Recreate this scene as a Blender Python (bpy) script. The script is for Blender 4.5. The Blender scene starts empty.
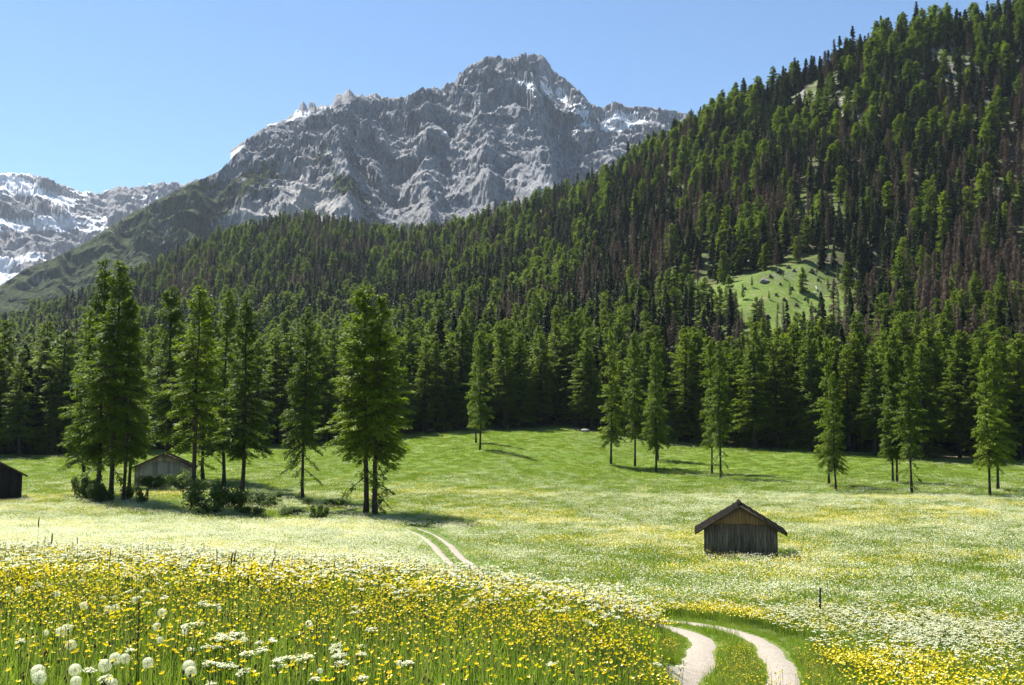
import bpy, bmesh, math
import numpy as np
R = math.radians
C = bpy.context.scene.collection
scene = bpy.context.scene

# ------------------------------------------------------------------ camera, world, sun, exposure
FPX, HZ = 995.56, 425.0
PITCH = math.atan((HZ - 342.5) / FPX)
cam = bpy.data.cameras.new('camera'); cam.lens = 35; cam.sensor_width = 36
cam.clip_start = 0.1; cam.clip_end = 30000
camo = bpy.data.objects.new('camera', cam); C.objects.link(camo)
camo.location = (0, 0, 0); camo.rotation_euler = (math.pi / 2 + PITCH, 0, 0)
scene.camera = camo

SUN_EL, SUN_AZ = R(57), R(-43)            # azimuth from +Y towards +X
w = bpy.data.worlds.new('World'); scene.world = w; w.use_nodes = True
nt = w.node_tree; nt.nodes.clear()
sky = nt.nodes.new('ShaderNodeTexSky'); sky.sky_type = 'NISHITA'; sky.sun_disc = False
sky.sun_elevation = SUN_EL; sky.sun_rotation = SUN_AZ; sky.altitude = 1400
sky.air_density = 1.0; sky.dust_density = 0.3; sky.ozone_density = 1.4
bg = nt.nodes.new('ShaderNodeBackground'); bg.inputs[1].default_value = 0.058
wo = nt.nodes.new('ShaderNodeOutputWorld')
hs = nt.nodes.new('ShaderNodeMix'); hs.data_type = 'RGBA'; hs.blend_type = 'MULTIPLY'; hs.inputs[0].default_value = 1.0; hs.inputs[7].default_value = (0.80, 1.0, 1.10, 1)
nt.links.new(sky.outputs[0], hs.inputs[6]); nt.links.new(hs.outputs[2], bg.inputs[0]); nt.links.new(bg.outputs[0], wo.inputs[0])

sl = bpy.data.lights.new('sun', 'SUN'); sl.energy = 4.9; sl.angle = R(0.53); sl.color = (1.0, 0.955, 0.88)
so = bpy.data.objects.new('sun', sl); C.objects.link(so)
sd = np.array([math.sin(SUN_AZ) * math.cos(SUN_EL), math.cos(SUN_AZ) * math.cos(SUN_EL), math.sin(SUN_EL)])
from mathutils import Vector, Matrix
so.rotation_euler = Vector(sd).to_track_quat('Z', 'Y').to_euler()
vs = scene.view_settings
vs.view_transform = 'Standard'; vs.look = 'None'; vs.gamma = 1.0; vs.exposure = 1.4; vs.use_curve_mapping = False
cy = scene.cycles
cy.use_denoising = True; cy.max_bounces = 6; cy.diffuse_bounces = 3; cy.glossy_bounces = 1
cy.transmission_bounces = 4; cy.transparent_max_bounces = 6; cy.volume_bounces = 0
cy.caustics_reflective = False; cy.caustics_refractive = False

# ------------------------------------------------------------------ helpers: noise, rays, terrain
def _hash(ix, iy, seed):
    h = (ix.astype(np.int64) * 374761393 + iy.astype(np.int64) * 668265263 + seed * 1442695041) & 0xFFFFFFFF
    h = ((h ^ (h >> 13)) * 1274126177) & 0xFFFFFFFF
    h = ((h ^ (h >> 16)) * 2246822519) & 0xFFFFFFFF
    return ((h ^ (h >> 15)) & 0xFFFFFF) / float(0xFFFFFF)
def vnoise(x, y, seed=0):
    x = np.asarray(x, float); y = np.asarray(y, float)
    ix = np.floor(x); iy = np.floor(y); fx = x - ix; fy = y - iy
    fx = fx * fx * fx * (fx * (fx * 6 - 15) + 10); fy = fy * fy * fy * (fy * (fy * 6 - 15) + 10)
    a = _hash(ix, iy, seed); b = _hash(ix + 1, iy, seed); c = _hash(ix, iy + 1, seed); d = _hash(ix + 1, iy + 1, seed)
    return (a + (b - a) * fx) * (1 - fy) + (c + (d - c) * fx) * fy
def fbm(x, y, oct=5, seed=0, gain=0.5, lac=2.03):
    s = 0; a = 1; t = 0
    for o in range(oct):
        s = s + a * vnoise(x + 17.3 * o, y - 9.1 * o, seed + o); t += a
        a *= gain; x = x * lac; y = y * lac
        x, y = 0.8 * x - 0.6 * y, 0.6 * x + 0.8 * y
    return s / t
def ridged(x, y, oct=6, seed=0, gain=0.55, lac=2.07):
    s = 0; a = 1; t = 0
    for o in range(oct):
        n = 1 - np.abs(2 * vnoise(x + 31.7 * o, y - 11.9 * o, seed + o) - 1)
        s = s + a * n * n; t += a
        a *= gain; x = x * lac; y = y * lac
        x, y = 0.8 * x - 0.6 * y, 0.6 * x + 0.8 * y
    return s / t
def sstep(a, b, x):
    t = np.clip((x - a) / (b - a), 0, 1); return t * t * (3 - 2 * t)
cp, sp = math.cos(PITCH), math.sin(PITCH)
def ray(px, py):
    a = (np.asarray(px, float) - 512) / FPX; b = (342.5 - np.asarray(py, float)) / FPX
    return np.stack([a + 0 * b, cp - sp * b + 0 * a, sp + cp * b + 0 * a], -1)
def at(px, py, Y):
    d = ray(px, py); return d * (np.asarray(Y, float) / d[..., 1])[..., None]
def proj(P):
    P = np.asarray(P, float)
    yc = P[..., 1] * cp + P[..., 2] * sp; zc = -P[..., 1] * sp + P[..., 2] * cp
    return 512 + FPX * P[..., 0] / yc, 342.5 - FPX * zc / yc

NY = [0, 5, 8, 12, 16, 20, 25, 30, 40, 50, 60, 70, 85, 100]
NEAR = {
 -300: [-1.6, -1.72, -1.9, -2.15, -2.45, -2.75, -3.2, -3.8, -5.1, -6.2, -7.1, -7.8, -8.6, -9.0],
 0:    [-1.65, -1.78, -2.0, -2.32, -2.65, -3.0, -3.5, -4.2, -5.6, -6.75, -7.6, -8.25, -8.9, -9.2],
 200:  [-1.65, -1.8, -2.03, -2.4, -2.75, -3.1, -3.65, -4.3, -5.9, -7.2, -8.1, -8.7, -9.2, -9.5],
 300:  [-1.65, -1.81, -2.07, -2.45, -2.8, -3.18, -3.78, -4.55, -6.4, -7.75, -8.55, -9.05, -9.45, -9.65],
 400:  [-1.65, -1.82, -2.1, -2.5, -2.85, -3.25, -3.9, -4.8, -6.9, -8.3, -9.0, -9.4, -9.7, -9.8],
 500:  [-1.65, -1.85, -2.15, -2.6, -3.0, -3.45, -4.5, -5.8, -7.9, -8.9, -9.3, -9.5, -9.6, -9.7],
 560:  [-1.65, -1.9, -2.2, -2.7, -3.1, -3.75, -5.0, -6.2, -7.95, -8.8, -9.15, -9.3, -9.45, -9.6],
 640:  [-1.65, -1.95, -2.3, -2.9, -3.35, -4.0, -5.05, -6.0, -7.6, -8.45, -8.9, -9.15, -9.35, -9.45],
 665:  [-1.65, -2.0, -2.6, -3.45, -4.15, -4.75, -5.45, -6.1, -7.5, -8.35, -8.85, -9.1, -9.3, -9.4],
 690:  [-1.65, -2.05, -2.75, -3.6, -4.2, -4.7, -5.4, -6.1, -7.45, -8.3, -8.8, -9.1, -9.3, -9.4],
 780:  [-1.7, -2.1, -2.7, -3.5, -4.25, -4.85, -5.55, -6.2, -7.5, -8.4, -8.9, -9.2, -9.35, -9.4],
 900:  [-1.7, -2.15, -2.8, -3.65, -4.45, -5.1, -5.85, -6.5, -7.7, -8.5, -9.0, -9.25, -9.4, -9.5],
 1024: [-1.7, -2.2, -2.9, -3.8, -4.6, -5.3, -6.1, -6.8, -8.0, -8.7, -9.1, -9.3, -9.45, -9.55],
 1300: [-1.7, -2.25, -3.0, -3.9, -4.7, -5.5, -6.4, -7.1, -8.2, -8.8, -9.2, -9.4, -9.5, -9.6]}
FAR = {
 -300: [(130,500),(180,472),(210,460),(300,445),(500,410),(1000,345),(1300,362)],
 0:    [(127,503),(160,482),(190,467),(215,456),(300,440),(500,402),(1000,332),(1300,352)],
 200:  [(122,500),(155,487),(190,465),(225,450),(300,432),(500,388),(800,318),(1150,248),(1300,262)],
 300:  [(110,513),(150,488),(190,463),(230,446),(300,428),(500,375),(800,300),(1180,219),(1320,232)],
 400:  [(110,513),(150,485),(190,455),(225,440),(245,434),(300,418),(450,375),(700,312),(1150,241),(1300,256)],
 500:  [(110,512),(150,484),(190,451),(230,436),(250,430),(300,410),(450,345),(700,283),(980,216),(1100,228)],
 560:  [(110,512),(150,487),(190,462),(220,440),(250,429),(300,408),(450,340),(700,260),(920,200),(1000,208)],
 640:  [(110,512),(150,490),(193,475),(220,455),(245,436),(300,410),(450,325),(600,245),(800,160),(900,170)],
 665:  [(110,512),(150,490),(185,477),(217,455),(243,441),(300,407),(420,325),(575,235),(760,145),(860,155)],
 690:  [(110,512),(150,490),(180,478),(215,455),(240,445),(300,405),(400,335),(550,230),(730,132),(820,142)],
 780:  [(110,513),(150,490),(180,475),(215,452),(235,445),(280,415),(330,368),(370,330),(440,268),(470,257),(560,190),(700,95),(800,108)],
 900:  [(110,513),(146,492),(180,473),(205,459),(230,448),(280,408),(400,300),(530,165),(660,35),(760,52)],
 1024: [(110,514),(142,495),(180,473),(200,464),(230,445),(280,405),(400,285),(520,140),(640,15),(740,32)],
 1300: [(110,516),(140,498),(180,474),(200,464),(230,440),(280,395),(400,240),(600,-60),(700,-50)]}
NU, NL = 321, 420
UG = np.linspace(-0.85, 0.85, NU); LG = np.linspace(math.log(1.0), math.log(1600), NL)
colpx = sorted(NEAR)
tab = []
for p in colpx:
    Y = list(NY); Z = list(NEAR[p])
    for (y, py) in FAR[p]:
        Y.append(y); Z.append(float(at(p, py, y)[2]))
    tab.append(np.interp(np.exp(LG), Y, Z))
tab = np.array(tab); cu = (np.array(colpx) - 512) / FPX
T = np.array([np.interp(UG, cu, tab[:, j]) for j in range(NL)]).T          # NU x NL
def gsm(a, s, ax):
    k = np.arange(-int(3 * s) - 1, int(3 * s) + 2); g = np.exp(-k * k / (2 * s * s)); g /= g.sum()
    pad = [(0, 0), (0, 0)]; pad[ax] = (len(k) // 2,) * 2
    b = np.pad(a, pad, mode='edge')
    return np.apply_along_axis(lambda v: np.convolve(v, g, 'valid'), ax, b)
T = gsm(gsm(T, 3.0, 0), 2.2, 1)
def H(X, Y):
    X = np.asarray(X, float); Y = np.asarray(Y, float)
    u = np.clip(X / np.maximum(Y, 6.0), -0.849, 0.849); l = np.log(np.clip(Y, 1.0, 1590))
    fu = (u - UG[0]) / (UG[1] - UG[0]); fl = (l - LG[0]) / (LG[1] - LG[0])
    iu = np.clip(fu.astype(int), 0, NU - 2); il = np.clip(fl.astype(int), 0, NL - 2); a = fu - iu; b = fl - il
    z = (T[iu, il] * (1 - a) + T[iu + 1, il] * a) * (1 - b) + (T[iu, il + 1] * (1 - a) + T[iu + 1, il + 1] * a) * b
    z = z + (fbm(X / 14, Y / 14, 3, 5) - 0.5) * 0.5 * sstep(22, 60, Y)
    k = sstep(250, 340, Y)
    z = z + k * ((fbm(X / 45, Y / 45, 4, 9) - 0.5) * 9 + (ridged(X / 38, Y / 38, 4, 12) - 0.45) * 5)
    return z
def ground(px, py, y0=3.0):
    d = ray(px, py); d = d / d[1]
    Ys = np.geomspace(y0, 1500, 6000)
    under = d[2] * Ys < H(d[0] * Ys, Ys)
    i = int(np.argmax(under)) if under.any() else -1
    Y = Ys[i]; return np.array([d[0] * Y, Y, float(H(d[0] * Y, Y))])

# ------------------------------------------------------------------ helpers: meshes, objects, materials
def mk(name, V, Q=None, T3=None, mats=(), mi=None, smooth=False, attrs=None, fattrs=None):
    me = bpy.data.meshes.new(name)
    V = np.asarray(V, np.float32).reshape(-1, 3)
    Q = np.zeros((0, 4), np.int32) if Q is None else np.asarray(Q, np.int32).reshape(-1, 4)
    T3 = np.zeros((0, 3), np.int32) if T3 is None else np.asarray(T3, np.int32).reshape(-1, 3)
    me.vertices.add(len(V)); me.vertices.foreach_set('co', V.ravel())
    loops = np.concatenate([Q.ravel(), T3.ravel()]); nf = len(Q) + len(T3)
    me.loops.add(len(loops)); me.loops.foreach_set('vertex_index', loops)
    me.polygons.add(nf)
    ls = np.concatenate([np.arange(len(Q)) * 4, len(Q) * 4 + np.arange(len(T3)) * 3]).astype(np.int32)
    me.polygons.foreach_set('loop_start', ls)
    for m in mats: me.materials.append(m)
    if mi is not None: me.polygons.foreach_set('material_index', np.asarray(mi, np.int32))
    if smooth: me.polygons.foreach_set('use_smooth', np.ones(nf, bool))
    for dom, dct in (('POINT', attrs), ('FACE', fattrs)):
        for k, v in (dct or {}).items():
            at_ = me.attributes.new(k, 'FLOAT', dom); at_.data.foreach_set('value', np.asarray(v, np.float32))
    me.update(calc_edges=True)
    return me
class MB:
    """collects verts, quads, tris with a material index and a per-face tint"""
    def __init__(s): s.V = []; s.Q = []; s.T = []; s.mq = []; s.mt = []; s.tq = []; s.tt = []; s.n = 0
    def add(s, V, Q=None, T3=None, m=0, t=0.5):
        V = np.asarray(V, float).reshape(-1, 3)
        if Q is not None and len(Q):
            Q = np.asarray(Q).reshape(-1, 4); s.Q.append(Q + s.n); s.mq.append(np.full(len(Q), m)); s.tq.append(np.broadcast_to(t, len(Q)))
        if T3 is not None and len(T3):
            T3 = np.asarray(T3).reshape(-1, 3); s.T.append(T3 + s.n); s.mt.append(np.full(len(T3), m)); s.tt.append(np.broadcast_to(t, len(T3)))
        s.V.append(V); s.n += len(V)
    def tube(s, P, r, sides=6, m=0, t=0.5, cap=True):
        P = np.asarray(P, float); n = len(P); r = np.broadcast_to(r, n)
        d = np.gradient(P, axis=0); d /= np.linalg.norm(d, axis=1)[:, None] + 1e-9
        ref = np.where(np.abs(d[:, 2:3]) < 0.9, [[0, 0, 1.0]], [[1.0, 0, 0]])
        ref = np.broadcast_to(ref[len(ref) // 2], d.shape)
        a = np.cross(d, ref); a /= np.linalg.norm(a, axis=1)[:, None] + 1e-9; b = np.cross(d, a)
        th = np.arange(sides) * 2 * math.pi / sides
        V = P[:, None] + r[:, None, None] * (np.cos(th)[None, :, None] * a[:, None] + np.sin(th)[None, :, None] * b[:, None])
        i = np.arange(n - 1)[:, None] * sides; j = np.arange(sides)[None]; k = (j + 1) % sides
        Q = np.stack([i + j, i + k, i + sides + k, i + sides + j], -1).reshape(-1, 4)
        V = V.reshape(-1, 3); T3 = []
        if cap:
            V = np.vstack([V, P[:1], P[-1:]])
            for q in range(sides):
                T3.append((n * sides, (q + 1) % sides, q)); o = (n - 1) * sides; T3.append((n * sides + 1, o + q, o + (q + 1) % sides))
        s.add(V, Q, T3 or None, m, t)
    def box(s, lo, hi, m=0, t=0.5, M=None):
        V = np.array([[(lo, hi)[i][0], (lo, hi)[j][1], (lo, hi)[k][2]] for i in (0, 1) for j in (0, 1) for k in (0, 1)], float)
        if M is not None: V = V @ np.array(M)[:3, :3].T + np.array(M)[:3, 3]
        s.add(V, [(0, 1, 3, 2), (4, 6, 7, 5), (0, 4, 5, 1), (2, 3, 7, 6), (0, 2, 6, 4), (1, 5, 7, 3)], None, m, t)
    def prism(s, poly, y0, y1, m=0, t=0.5):
        """polygon in (x,z), extruded along y; convex, fan caps"""
        n = len(poly); V = [(x, y0, z) for x, z in poly] + [(x, y1, z) for x, z in poly]
        Q = [(i, (i + 1) % n, n + (i + 1) % n, n + i) for i in range(n)]
        T3 = [(0, i + 1, i) for i in range(1, n - 1)] + [(n, n + i, n + i + 1) for i in range(1, n - 1)]
        s.add(V, Q, T3, m, t)
    def quads(s, c, d, wv, m=0, t=0.5, taper=1.0):
        """many free quads: centre c, half-length vector d, half-width vector wv"""
        V = np.stack([c - d - wv, c - d + wv, c + d + wv * taper, c + d - wv * taper], 1).reshape(-1, 3)
        s.add(V, np.arange(len(c) * 4).reshape(-1, 4), None, m, t)
    def mesh(s, name, mats, smooth=False):
        Q = np.concatenate(s.Q) if s.Q else None; T3 = np.concatenate(s.T) if s.T else None
        return mk(name, np.concatenate(s.V), Q, T3, mats, np.concatenate(s.mq + s.mt), smooth,
                  fattrs={'tint': np.concatenate(s.tq + s.tt)})
def obj(name, me, parent=None, loc=None, rot=None, scl=None):
    o = bpy.data.objects.new(name, me); C.objects.link(o)
    if parent is not None: o.parent = parent
    if loc is not None: o.location = loc
    if rot is not None: o.rotation_euler = rot
    if scl is not None: o.scale = scl if not np.isscalar(scl) else (scl,) * 3
    return o
def tag(o, label, cat, group=None, kind=None):
    if label: o['label'] = label
    if cat: o['category'] = cat
    if group: o['group'] = group
    if kind: o['kind'] = kind
    return o
def thing(name, label, cat, loc, rz=0.0, scl=1.0, group=None, tilt=(0, 0)):
    o = obj(name, None, None, [float(v) for v in loc], (tilt[0], tilt[1], rz), scl); o.empty_display_size = 0.2
    return tag(o, label, cat, group)

class Nd:
    def __init__(s, name):
        s.m = bpy.data.materials.new(name); s.m.use_nodes = True; s.t = s.m.node_tree; s.t.nodes.clear()
        s.out = s.n('ShaderNodeOutputMaterial')
    def n(s, typ, **kw):
        x = s.t.nodes.new(typ)
        for k, v in kw.items(): setattr(x, k, v)
        return x
    def put(s, sock, v):
        if isinstance(v, bpy.types.NodeSocket): s.t.links.new(v, sock)
        elif isinstance(v, (tuple, list)) and len(v) == 3 and sock.type == 'RGBA': sock.default_value = (*v, 1)
        else: sock.default_value = v
    def mix(s, f, a, b, typ='MIX'):
        x = s.n('ShaderNodeMix', data_type='RGBA', blend_type=typ)
        s.put(x.inputs[0], f); s.put(x.inputs[6], a); s.put(x.inputs[7], b); return x.outputs[2]
    def math(s, op, a, b=0.0, clamp=False):
        x = s.n('ShaderNodeMath', operation=op, use_clamp=clamp); s.put(x.inputs[0], a); s.put(x.inputs[1], b); return x.outputs[0]
    def attr(s, name): return s.n('ShaderNodeAttribute', attribute_name=name).outputs['Fac']
    def rand(s): return s.n('ShaderNodeObjectInfo').outputs['Random']
    def pos(s): return s.n('ShaderNodeNewGeometry').outputs['Position']
    def co(s): return s.n('ShaderNodeTexCoord').outputs['Object']
    def map(s, v, scale): 
        x = s.n('ShaderNodeMapping'); s.put(x.inputs[0], v); x.inputs['Scale'].default_value = scale; return x.outputs[0]
    def noise(s, v, scale, detail=4, rough=0.55, dist=0.0):
        x = s.n('ShaderNodeTexNoise'); s.put(x.inputs['Vector'], v); x.inputs['Scale'].default_value = scale
        x.inputs['Detail'].default_value = detail; x.inputs['Roughness'].default_value = rough; x.inputs['Distortion'].default_value = dist
        return x.outputs['Fac']
    def ramp(s, f, lo, hi):
        x = s.n('ShaderNodeMapRange'); x.interpolation_type = 'SMOOTHSTEP'; s.put(x.inputs[0], f); x.inputs[1].default_value = lo; x.inputs[2].default_value = hi
        return x.outputs[0]
    def bump(s, h, strength=0.5, dist=0.1):
        x = s.n('ShaderNodeBump'); s.put(x.inputs['Height'], h); x.inputs['Strength'].default_value = strength; x.inputs['Distance'].default_value = dist
        return x.outputs[0]
    def bsdf(s, col, rough=0.8, spec=0.2, normal=None):
        x = s.n('ShaderNodeBsdfPrincipled'); s.put(x.inputs['Base Color'], col); s.put(x.inputs['Roughness'], rough)
        x.inputs['Specular IOR Level'].default_value = spec
        if normal is not None: s.put(x.inputs['Normal'], normal)
        return x.outputs[0]
    def done(s, sh): s.t.links.new(sh, s.out.inputs[0]); return s.m
def leaf_mat(name, dark, light, trans=0.4, rough=0.6, tl=1.3, spec=0.2, rnd=0.5):
    """foliage: tint per clump and per plant, light passing through the leaves"""
    d = Nd(name)
    f = d.math('ADD', d.math('MULTIPLY', d.attr('tint'), 1 - rnd), d.math('MULTIPLY', d.rand(), rnd))
    c = d.mix(f, dark, light)
    b = d.bsdf(c, rough, spec)
    t = d.n('ShaderNodeBsdfTranslucent'); c2 = d.mix(1.0, c, (tl, tl * 1.02, tl * 0.55), 'MULTIPLY'); d.put(t.inputs[0], c2)
    ms = d.n('ShaderNodeMixShader'); ms.inputs[0].default_value = trans
    d.t.links.new(b, ms.inputs[1]); d.t.links.new(t.outputs[0], ms.inputs[2])
    return d.done(ms.outputs[0])
def plain(name, col, rough=0.8, var=0.25, scale=3.0, bump=0.0, stretch=(1, 1, 1), spec=0.2):
    d = Nd(name); n = d.noise(d.map(d.co(), stretch), scale, 5)
    c = d.mix(d.ramp(n, 0.3, 0.7), tuple(v * (1 - var) for v in col), tuple(v * (1 + var) for v in col))
    return d.done(d.bsdf(c, rough, spec, d.bump(n, bump, 0.03) if bump else None))

M = {}
M['larch'] = leaf_mat('larch_needles', (0.044, 0.086, 0.004), (0.180, 0.245, 0.012), 0.40, rnd=0.6)
M['spruce'] = leaf_mat('spruce_needles', (0.014, 0.027, 0.007), (0.046, 0.070, 0.016), 0.25, rnd=0.5)
M['dead'] = leaf_mat('bare_twigs', (0.092, 0.058, 0.037), (0.18, 0.125, 0.083), 0.1, tl=1.0, rnd=0.5)
M['bark'] = plain('conifer_bark', (0.050, 0.038, 0.030), 0.95, 0.45, 6, 0.6, (1, 1, 0.2))
M['deadbark'] = plain('grey_bark', (0.16, 0.145, 0.13), 0.9, 0.4, 5, 0.4, (1, 1, 0.2))
M['bush'] = leaf_mat('bush_leaves', (0.025, 0.05, 0.010), (0.09, 0.14, 0.025), 0.35, rnd=0.3)
M['grass'] = leaf_mat('grass_blades', (0.10, 0.185, 0.010), (0.23, 0.31, 0.040), 0.5, rnd=0.4)
M['straw'] = leaf_mat('grass_stems', (0.20, 0.24, 0.06), (0.42, 0.42, 0.18), 0.3, rnd=0.4)
M['stem'] = leaf_mat('flower_stems', (0.06, 0.12, 0.02), (0.11, 0.18, 0.03), 0.2)
M['yellow'] = leaf_mat('buttercup_petals', (0.78, 0.56, 0.004), (0.90, 0.73, 0.015), 0.35, 0.35, 1.0, 0.5)
M['white'] = leaf_mat('umbel_petals', (0.58, 0.59, 0.38), (0.82, 0.82, 0.68), 0.35, 0.7, 1.0)
M['fluff'] = leaf_mat('dandelion_fluff', (0.75, 0.75, 0.72), (0.88, 0.88, 0.86), 0.5, 0.8, 1.0)
M['brown'] = leaf_mat('withered_heads', (0.07, 0.045, 0.02), (0.16, 0.10, 0.05), 0.15, rnd=0.5)
M['spike'] = leaf_mat('dark_seed_heads', (0.030, 0.022, 0.016), (0.075, 0.055, 0.035), 0.1)
M['sorrel'] = leaf_mat('sorrel_heads', (0.25, 0.09, 0.04), (0.36, 0.17, 0.07), 0.25)

# ------------------------------------------------------------------ the track across the meadow (plan first, other things keep off it)
def catmull(P, n):
    P = np.asarray(P, float); P = np.vstack([2 * P[0] - P[1], P, 2 * P[-1] - P[-2]]); out = []
    for i in range(1, len(P) - 2):
        t = np.linspace(0, 1, n, endpoint=False)[:, None]; a, b, c, d = P[i - 1:i + 3]
        out.append(0.5 * (2 * b + (c - a) * t + (2 * a - 5 * b + 4 * c - d) * t ** 2 + (3 * b - a - 3 * c + d) * t ** 3))
    return np.vstack(out + [P[-2:-1]])
cl = [(3.0, 6.0), (3.4, 11.0)]
for px, Y in ((729, 16.2), (735, 19.6), (733, 23.0), (730, 26.0), (716, 29.0), (692, 31.8), (655, 35.0), (605, 39.0), (555, 43.0), (515, 49.0), (493, 56.0)): cl.append(((px - 512) / FPX * Y, Y))
for px, py in ((470, 573), (447, 552), (430, 537), (412, 529)):
    g = ground(px, py, 52); cl.append((g[0], g[1]))
CL = catmull(cl, 40)
seg = CL[1:] - CL[:-1]
def dist_track(X, Y):
    X = np.asarray(X, float).ravel(); Y = np.asarray(Y, float).ravel(); out = np.full(len(X), 99.0); sd_ = np.zeros(len(X))
    m = (Y < 125) & (Y > 0) & (X < 22) & (X > -35); idx = np.where(m)[0]
    Cs = CL[::2]
    for k in range(0, len(idx), 20000):
        i = idx[k:k + 20000]; d = (X[i, None] - Cs[None, :, 0]) ** 2 + (Y[i, None] - Cs[None, :, 1]) ** 2
        out[i] = np.sqrt(d.min(1))
    return out

# ------------------------------------------------------------------ terrain sheet
def blob(X, Y, cx, cy, rx, ry): return np.exp(-(((X - cx) / rx) ** 2 + ((Y - cy) / ry) ** 2))
def gpt(px, py, y0=3): return ground(px, py, y0)
clear_pts = []
for (px, py, rx, ry, wgt) in ((792, 305, 24, 38, 1.0), (740, 290, 12, 30, .85), (757, 300, 10, 26, 0.9), (822, 298, 11, 28, 0.9), (792, 276, 15, 14, .8), (722, 302, 11, 30, 0.95), (694, 318, 10, 18, .95), (790, 325, 18, 16, 0.8),
                              (815, 92, 17, 24, 0.9), (838, 108, 10, 18, .8), (955, 85, 8, 26, 0.7), (948, 60, 12, 18, .6), (975, 95, 10, 18, 0.6), (905, 42, 10, 14, .5), (690, 215, 6, 20, .5), (668, 190, 7, 18, .5), (1010, 20, 10, 16, .5), (815, 215, 8, 16, .4), (765, 120, 8, 16, .5)):
    g = gpt(px, py, 230); clear_pts.append((g[0], g[1], rx, ry, wgt, py))
def clearing(X, Y):
    s = 0
    for (cx, cy, rx, ry, wg, py) in clear_pts: s = np.maximum(s, wg * blob(X, Y, cx, cy, rx, ry))
    return s
EDGE_U = (np.array([-300, 0, 100, 200, 300, 400, 440, 500, 560, 620, 660, 700, 760, 850, 930, 1024, 1300]) - 512) / FPX
EDGE_Y = np.array([212, 213, 217, 226, 232, 236, 240, 250, 252, 244, 240, 238, 222, 212, 206, 199, 195], float)
def edge(X, Y): return np.interp(X / np.maximum(Y, 1), EDGE_U, EDGE_Y) + (fbm(X / 12, X * 0 + 3.3, 3, 77) - 0.5) * 14
rows = np.concatenate([np.linspace(-8, 3, 24, endpoint=False), np.geomspace(3, 1400, 640)])
cols = np.linspace(-0.72, 0.72, 470)
GY, GU = np.meshgrid(rows, cols, indexing='ij'); GX = GU * (GY + 11)
GZ = H(GX, GY)
gi = np.arange(len(rows) - 1)[:, None] * len(cols); gj = np.arange(len(cols) - 1)[None]
GQ = np.stack([gi + gj, gi + gj + 1, gi + len(cols) + gj + 1, gi + len(cols) + gj], -1).reshape(-1, 4)
fX, fY = GX.ravel(), GY.ravel()
forest = sstep(-6, 10, fY - edge(fX, fY))
clr = clearing(fX, fY)
slope = np.gradient(GZ, axis=0) / np.maximum(np.gradient(GY, axis=0), 1e-3); slope = np.abs(slope).ravel()
dtr = dist_track(fX, fY)

def white_d(X, Y):
    """density of white umbels 0..1"""
    u = X / np.maximum(Y, 1); n = fbm(X / 9, Y / 9, 4, 21); n2 = fbm(X / 30, Y / 22, 3, 23)
    far = 0.13 + 0.18 * sstep(0.36, 0.62, n) + 0.12 * sstep(0.4, 0.6, n2)
    leftb = sstep(10, 27, Y) * (1 - sstep(88, 112, Y)) * (1 - sstep(-0.12, 0.02, u - 0.0 * Y)) * 0.95
    knoll = sstep(9, 24, Y) * (1 - sstep(27, 40, Y)) * (1 - sstep(0.10, 0.16, u)) * 0.85
    rightb = blob(u, Y, 0.42, 31, 0.16, 7) * 0.95
    base = far * sstep(24, 45, Y) * (1 - 0.85 * sstep(140, 178, Y))
    near = 0.30 * sstep(0.5, 0.66, fbm(X / 1.3, Y / 1.3, 3, 31)) * np.where(Y > 12, 1, np.interp(u, [-.3, -.12], [1, .07]))
    return np.clip(np.maximum.reduce([leftb, knoll, rightb, base, near]) , 0, 1)
def yellow_d(X, Y):
    u = X / np.maximum(Y, 1); n = fbm(X / 2.6, Y / 2.6, 3, 41); n2 = fbm(X / 16, Y / 10, 4, 43)
    near = (0.10 + 0.62 * sstep(0.46, 0.66, n)) * (0.55 + .45 * sstep(6, 10, Y)) * (1 - sstep(18, 34, Y)) * np.interp(u, [-.25, -.1, .05], [1, .6, .55])
    strip = (blob(u, Y, 0.0, 12.5, 0.26, 4.5) * .95 + blob(u, Y, -.32, 17, .25, 6) * .7) * (.60 + .40 * sstep(.38, .62, n))
    verge = (blob(u, Y, 0.36, 18, 0.13, 7) * .75 + blob(u, Y, 0.20, 36, 0.06, 4) * 0.7 + blob(u, Y, 0.26, 29, 0.05, 4) * .5) * (.4 + .6 * sstep(.35, .6, n))
    far = sstep(24, 40, Y) * (0.10 + 0.75 * sstep(0.52, 0.70, n2)) * (1 - sstep(120, 175, Y))
    return np.clip(np.maximum.reduce([near * (u < 0.2), strip, verge, far, 0 * u + 0.08]), 0, 1)
lush_pts = [gpt(px, py, 60) + 0 for px, py in ((300, 512), (345, 514), (275, 520), (150, 497), (180, 500))]
def lush(X, Y):
    s = 0 * X
    for g in lush_pts: s = np.maximum(s, blob(X, Y, g[0], g[1], 5.0, 3.5))
    return np.maximum(s, sstep(150, 185, Y) * 0.75 * sstep(0.3, 0.6, fbm(X / 20, Y / 20, 3, 51)))
dirt = np.maximum.reduce([blob(fX, fY, *gpt(672, 425, 200)[:2], 1.6, 14), blob(fX, fY, *gpt(985, 462, 150)[:2], 10, 5), blob(fX, fY, *gpt(940, 455, 150)[:2], 6, 4)]) * sstep(.35, .6, fbm(fX / 4, fY / 4, 3, 61) + .15)

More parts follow.
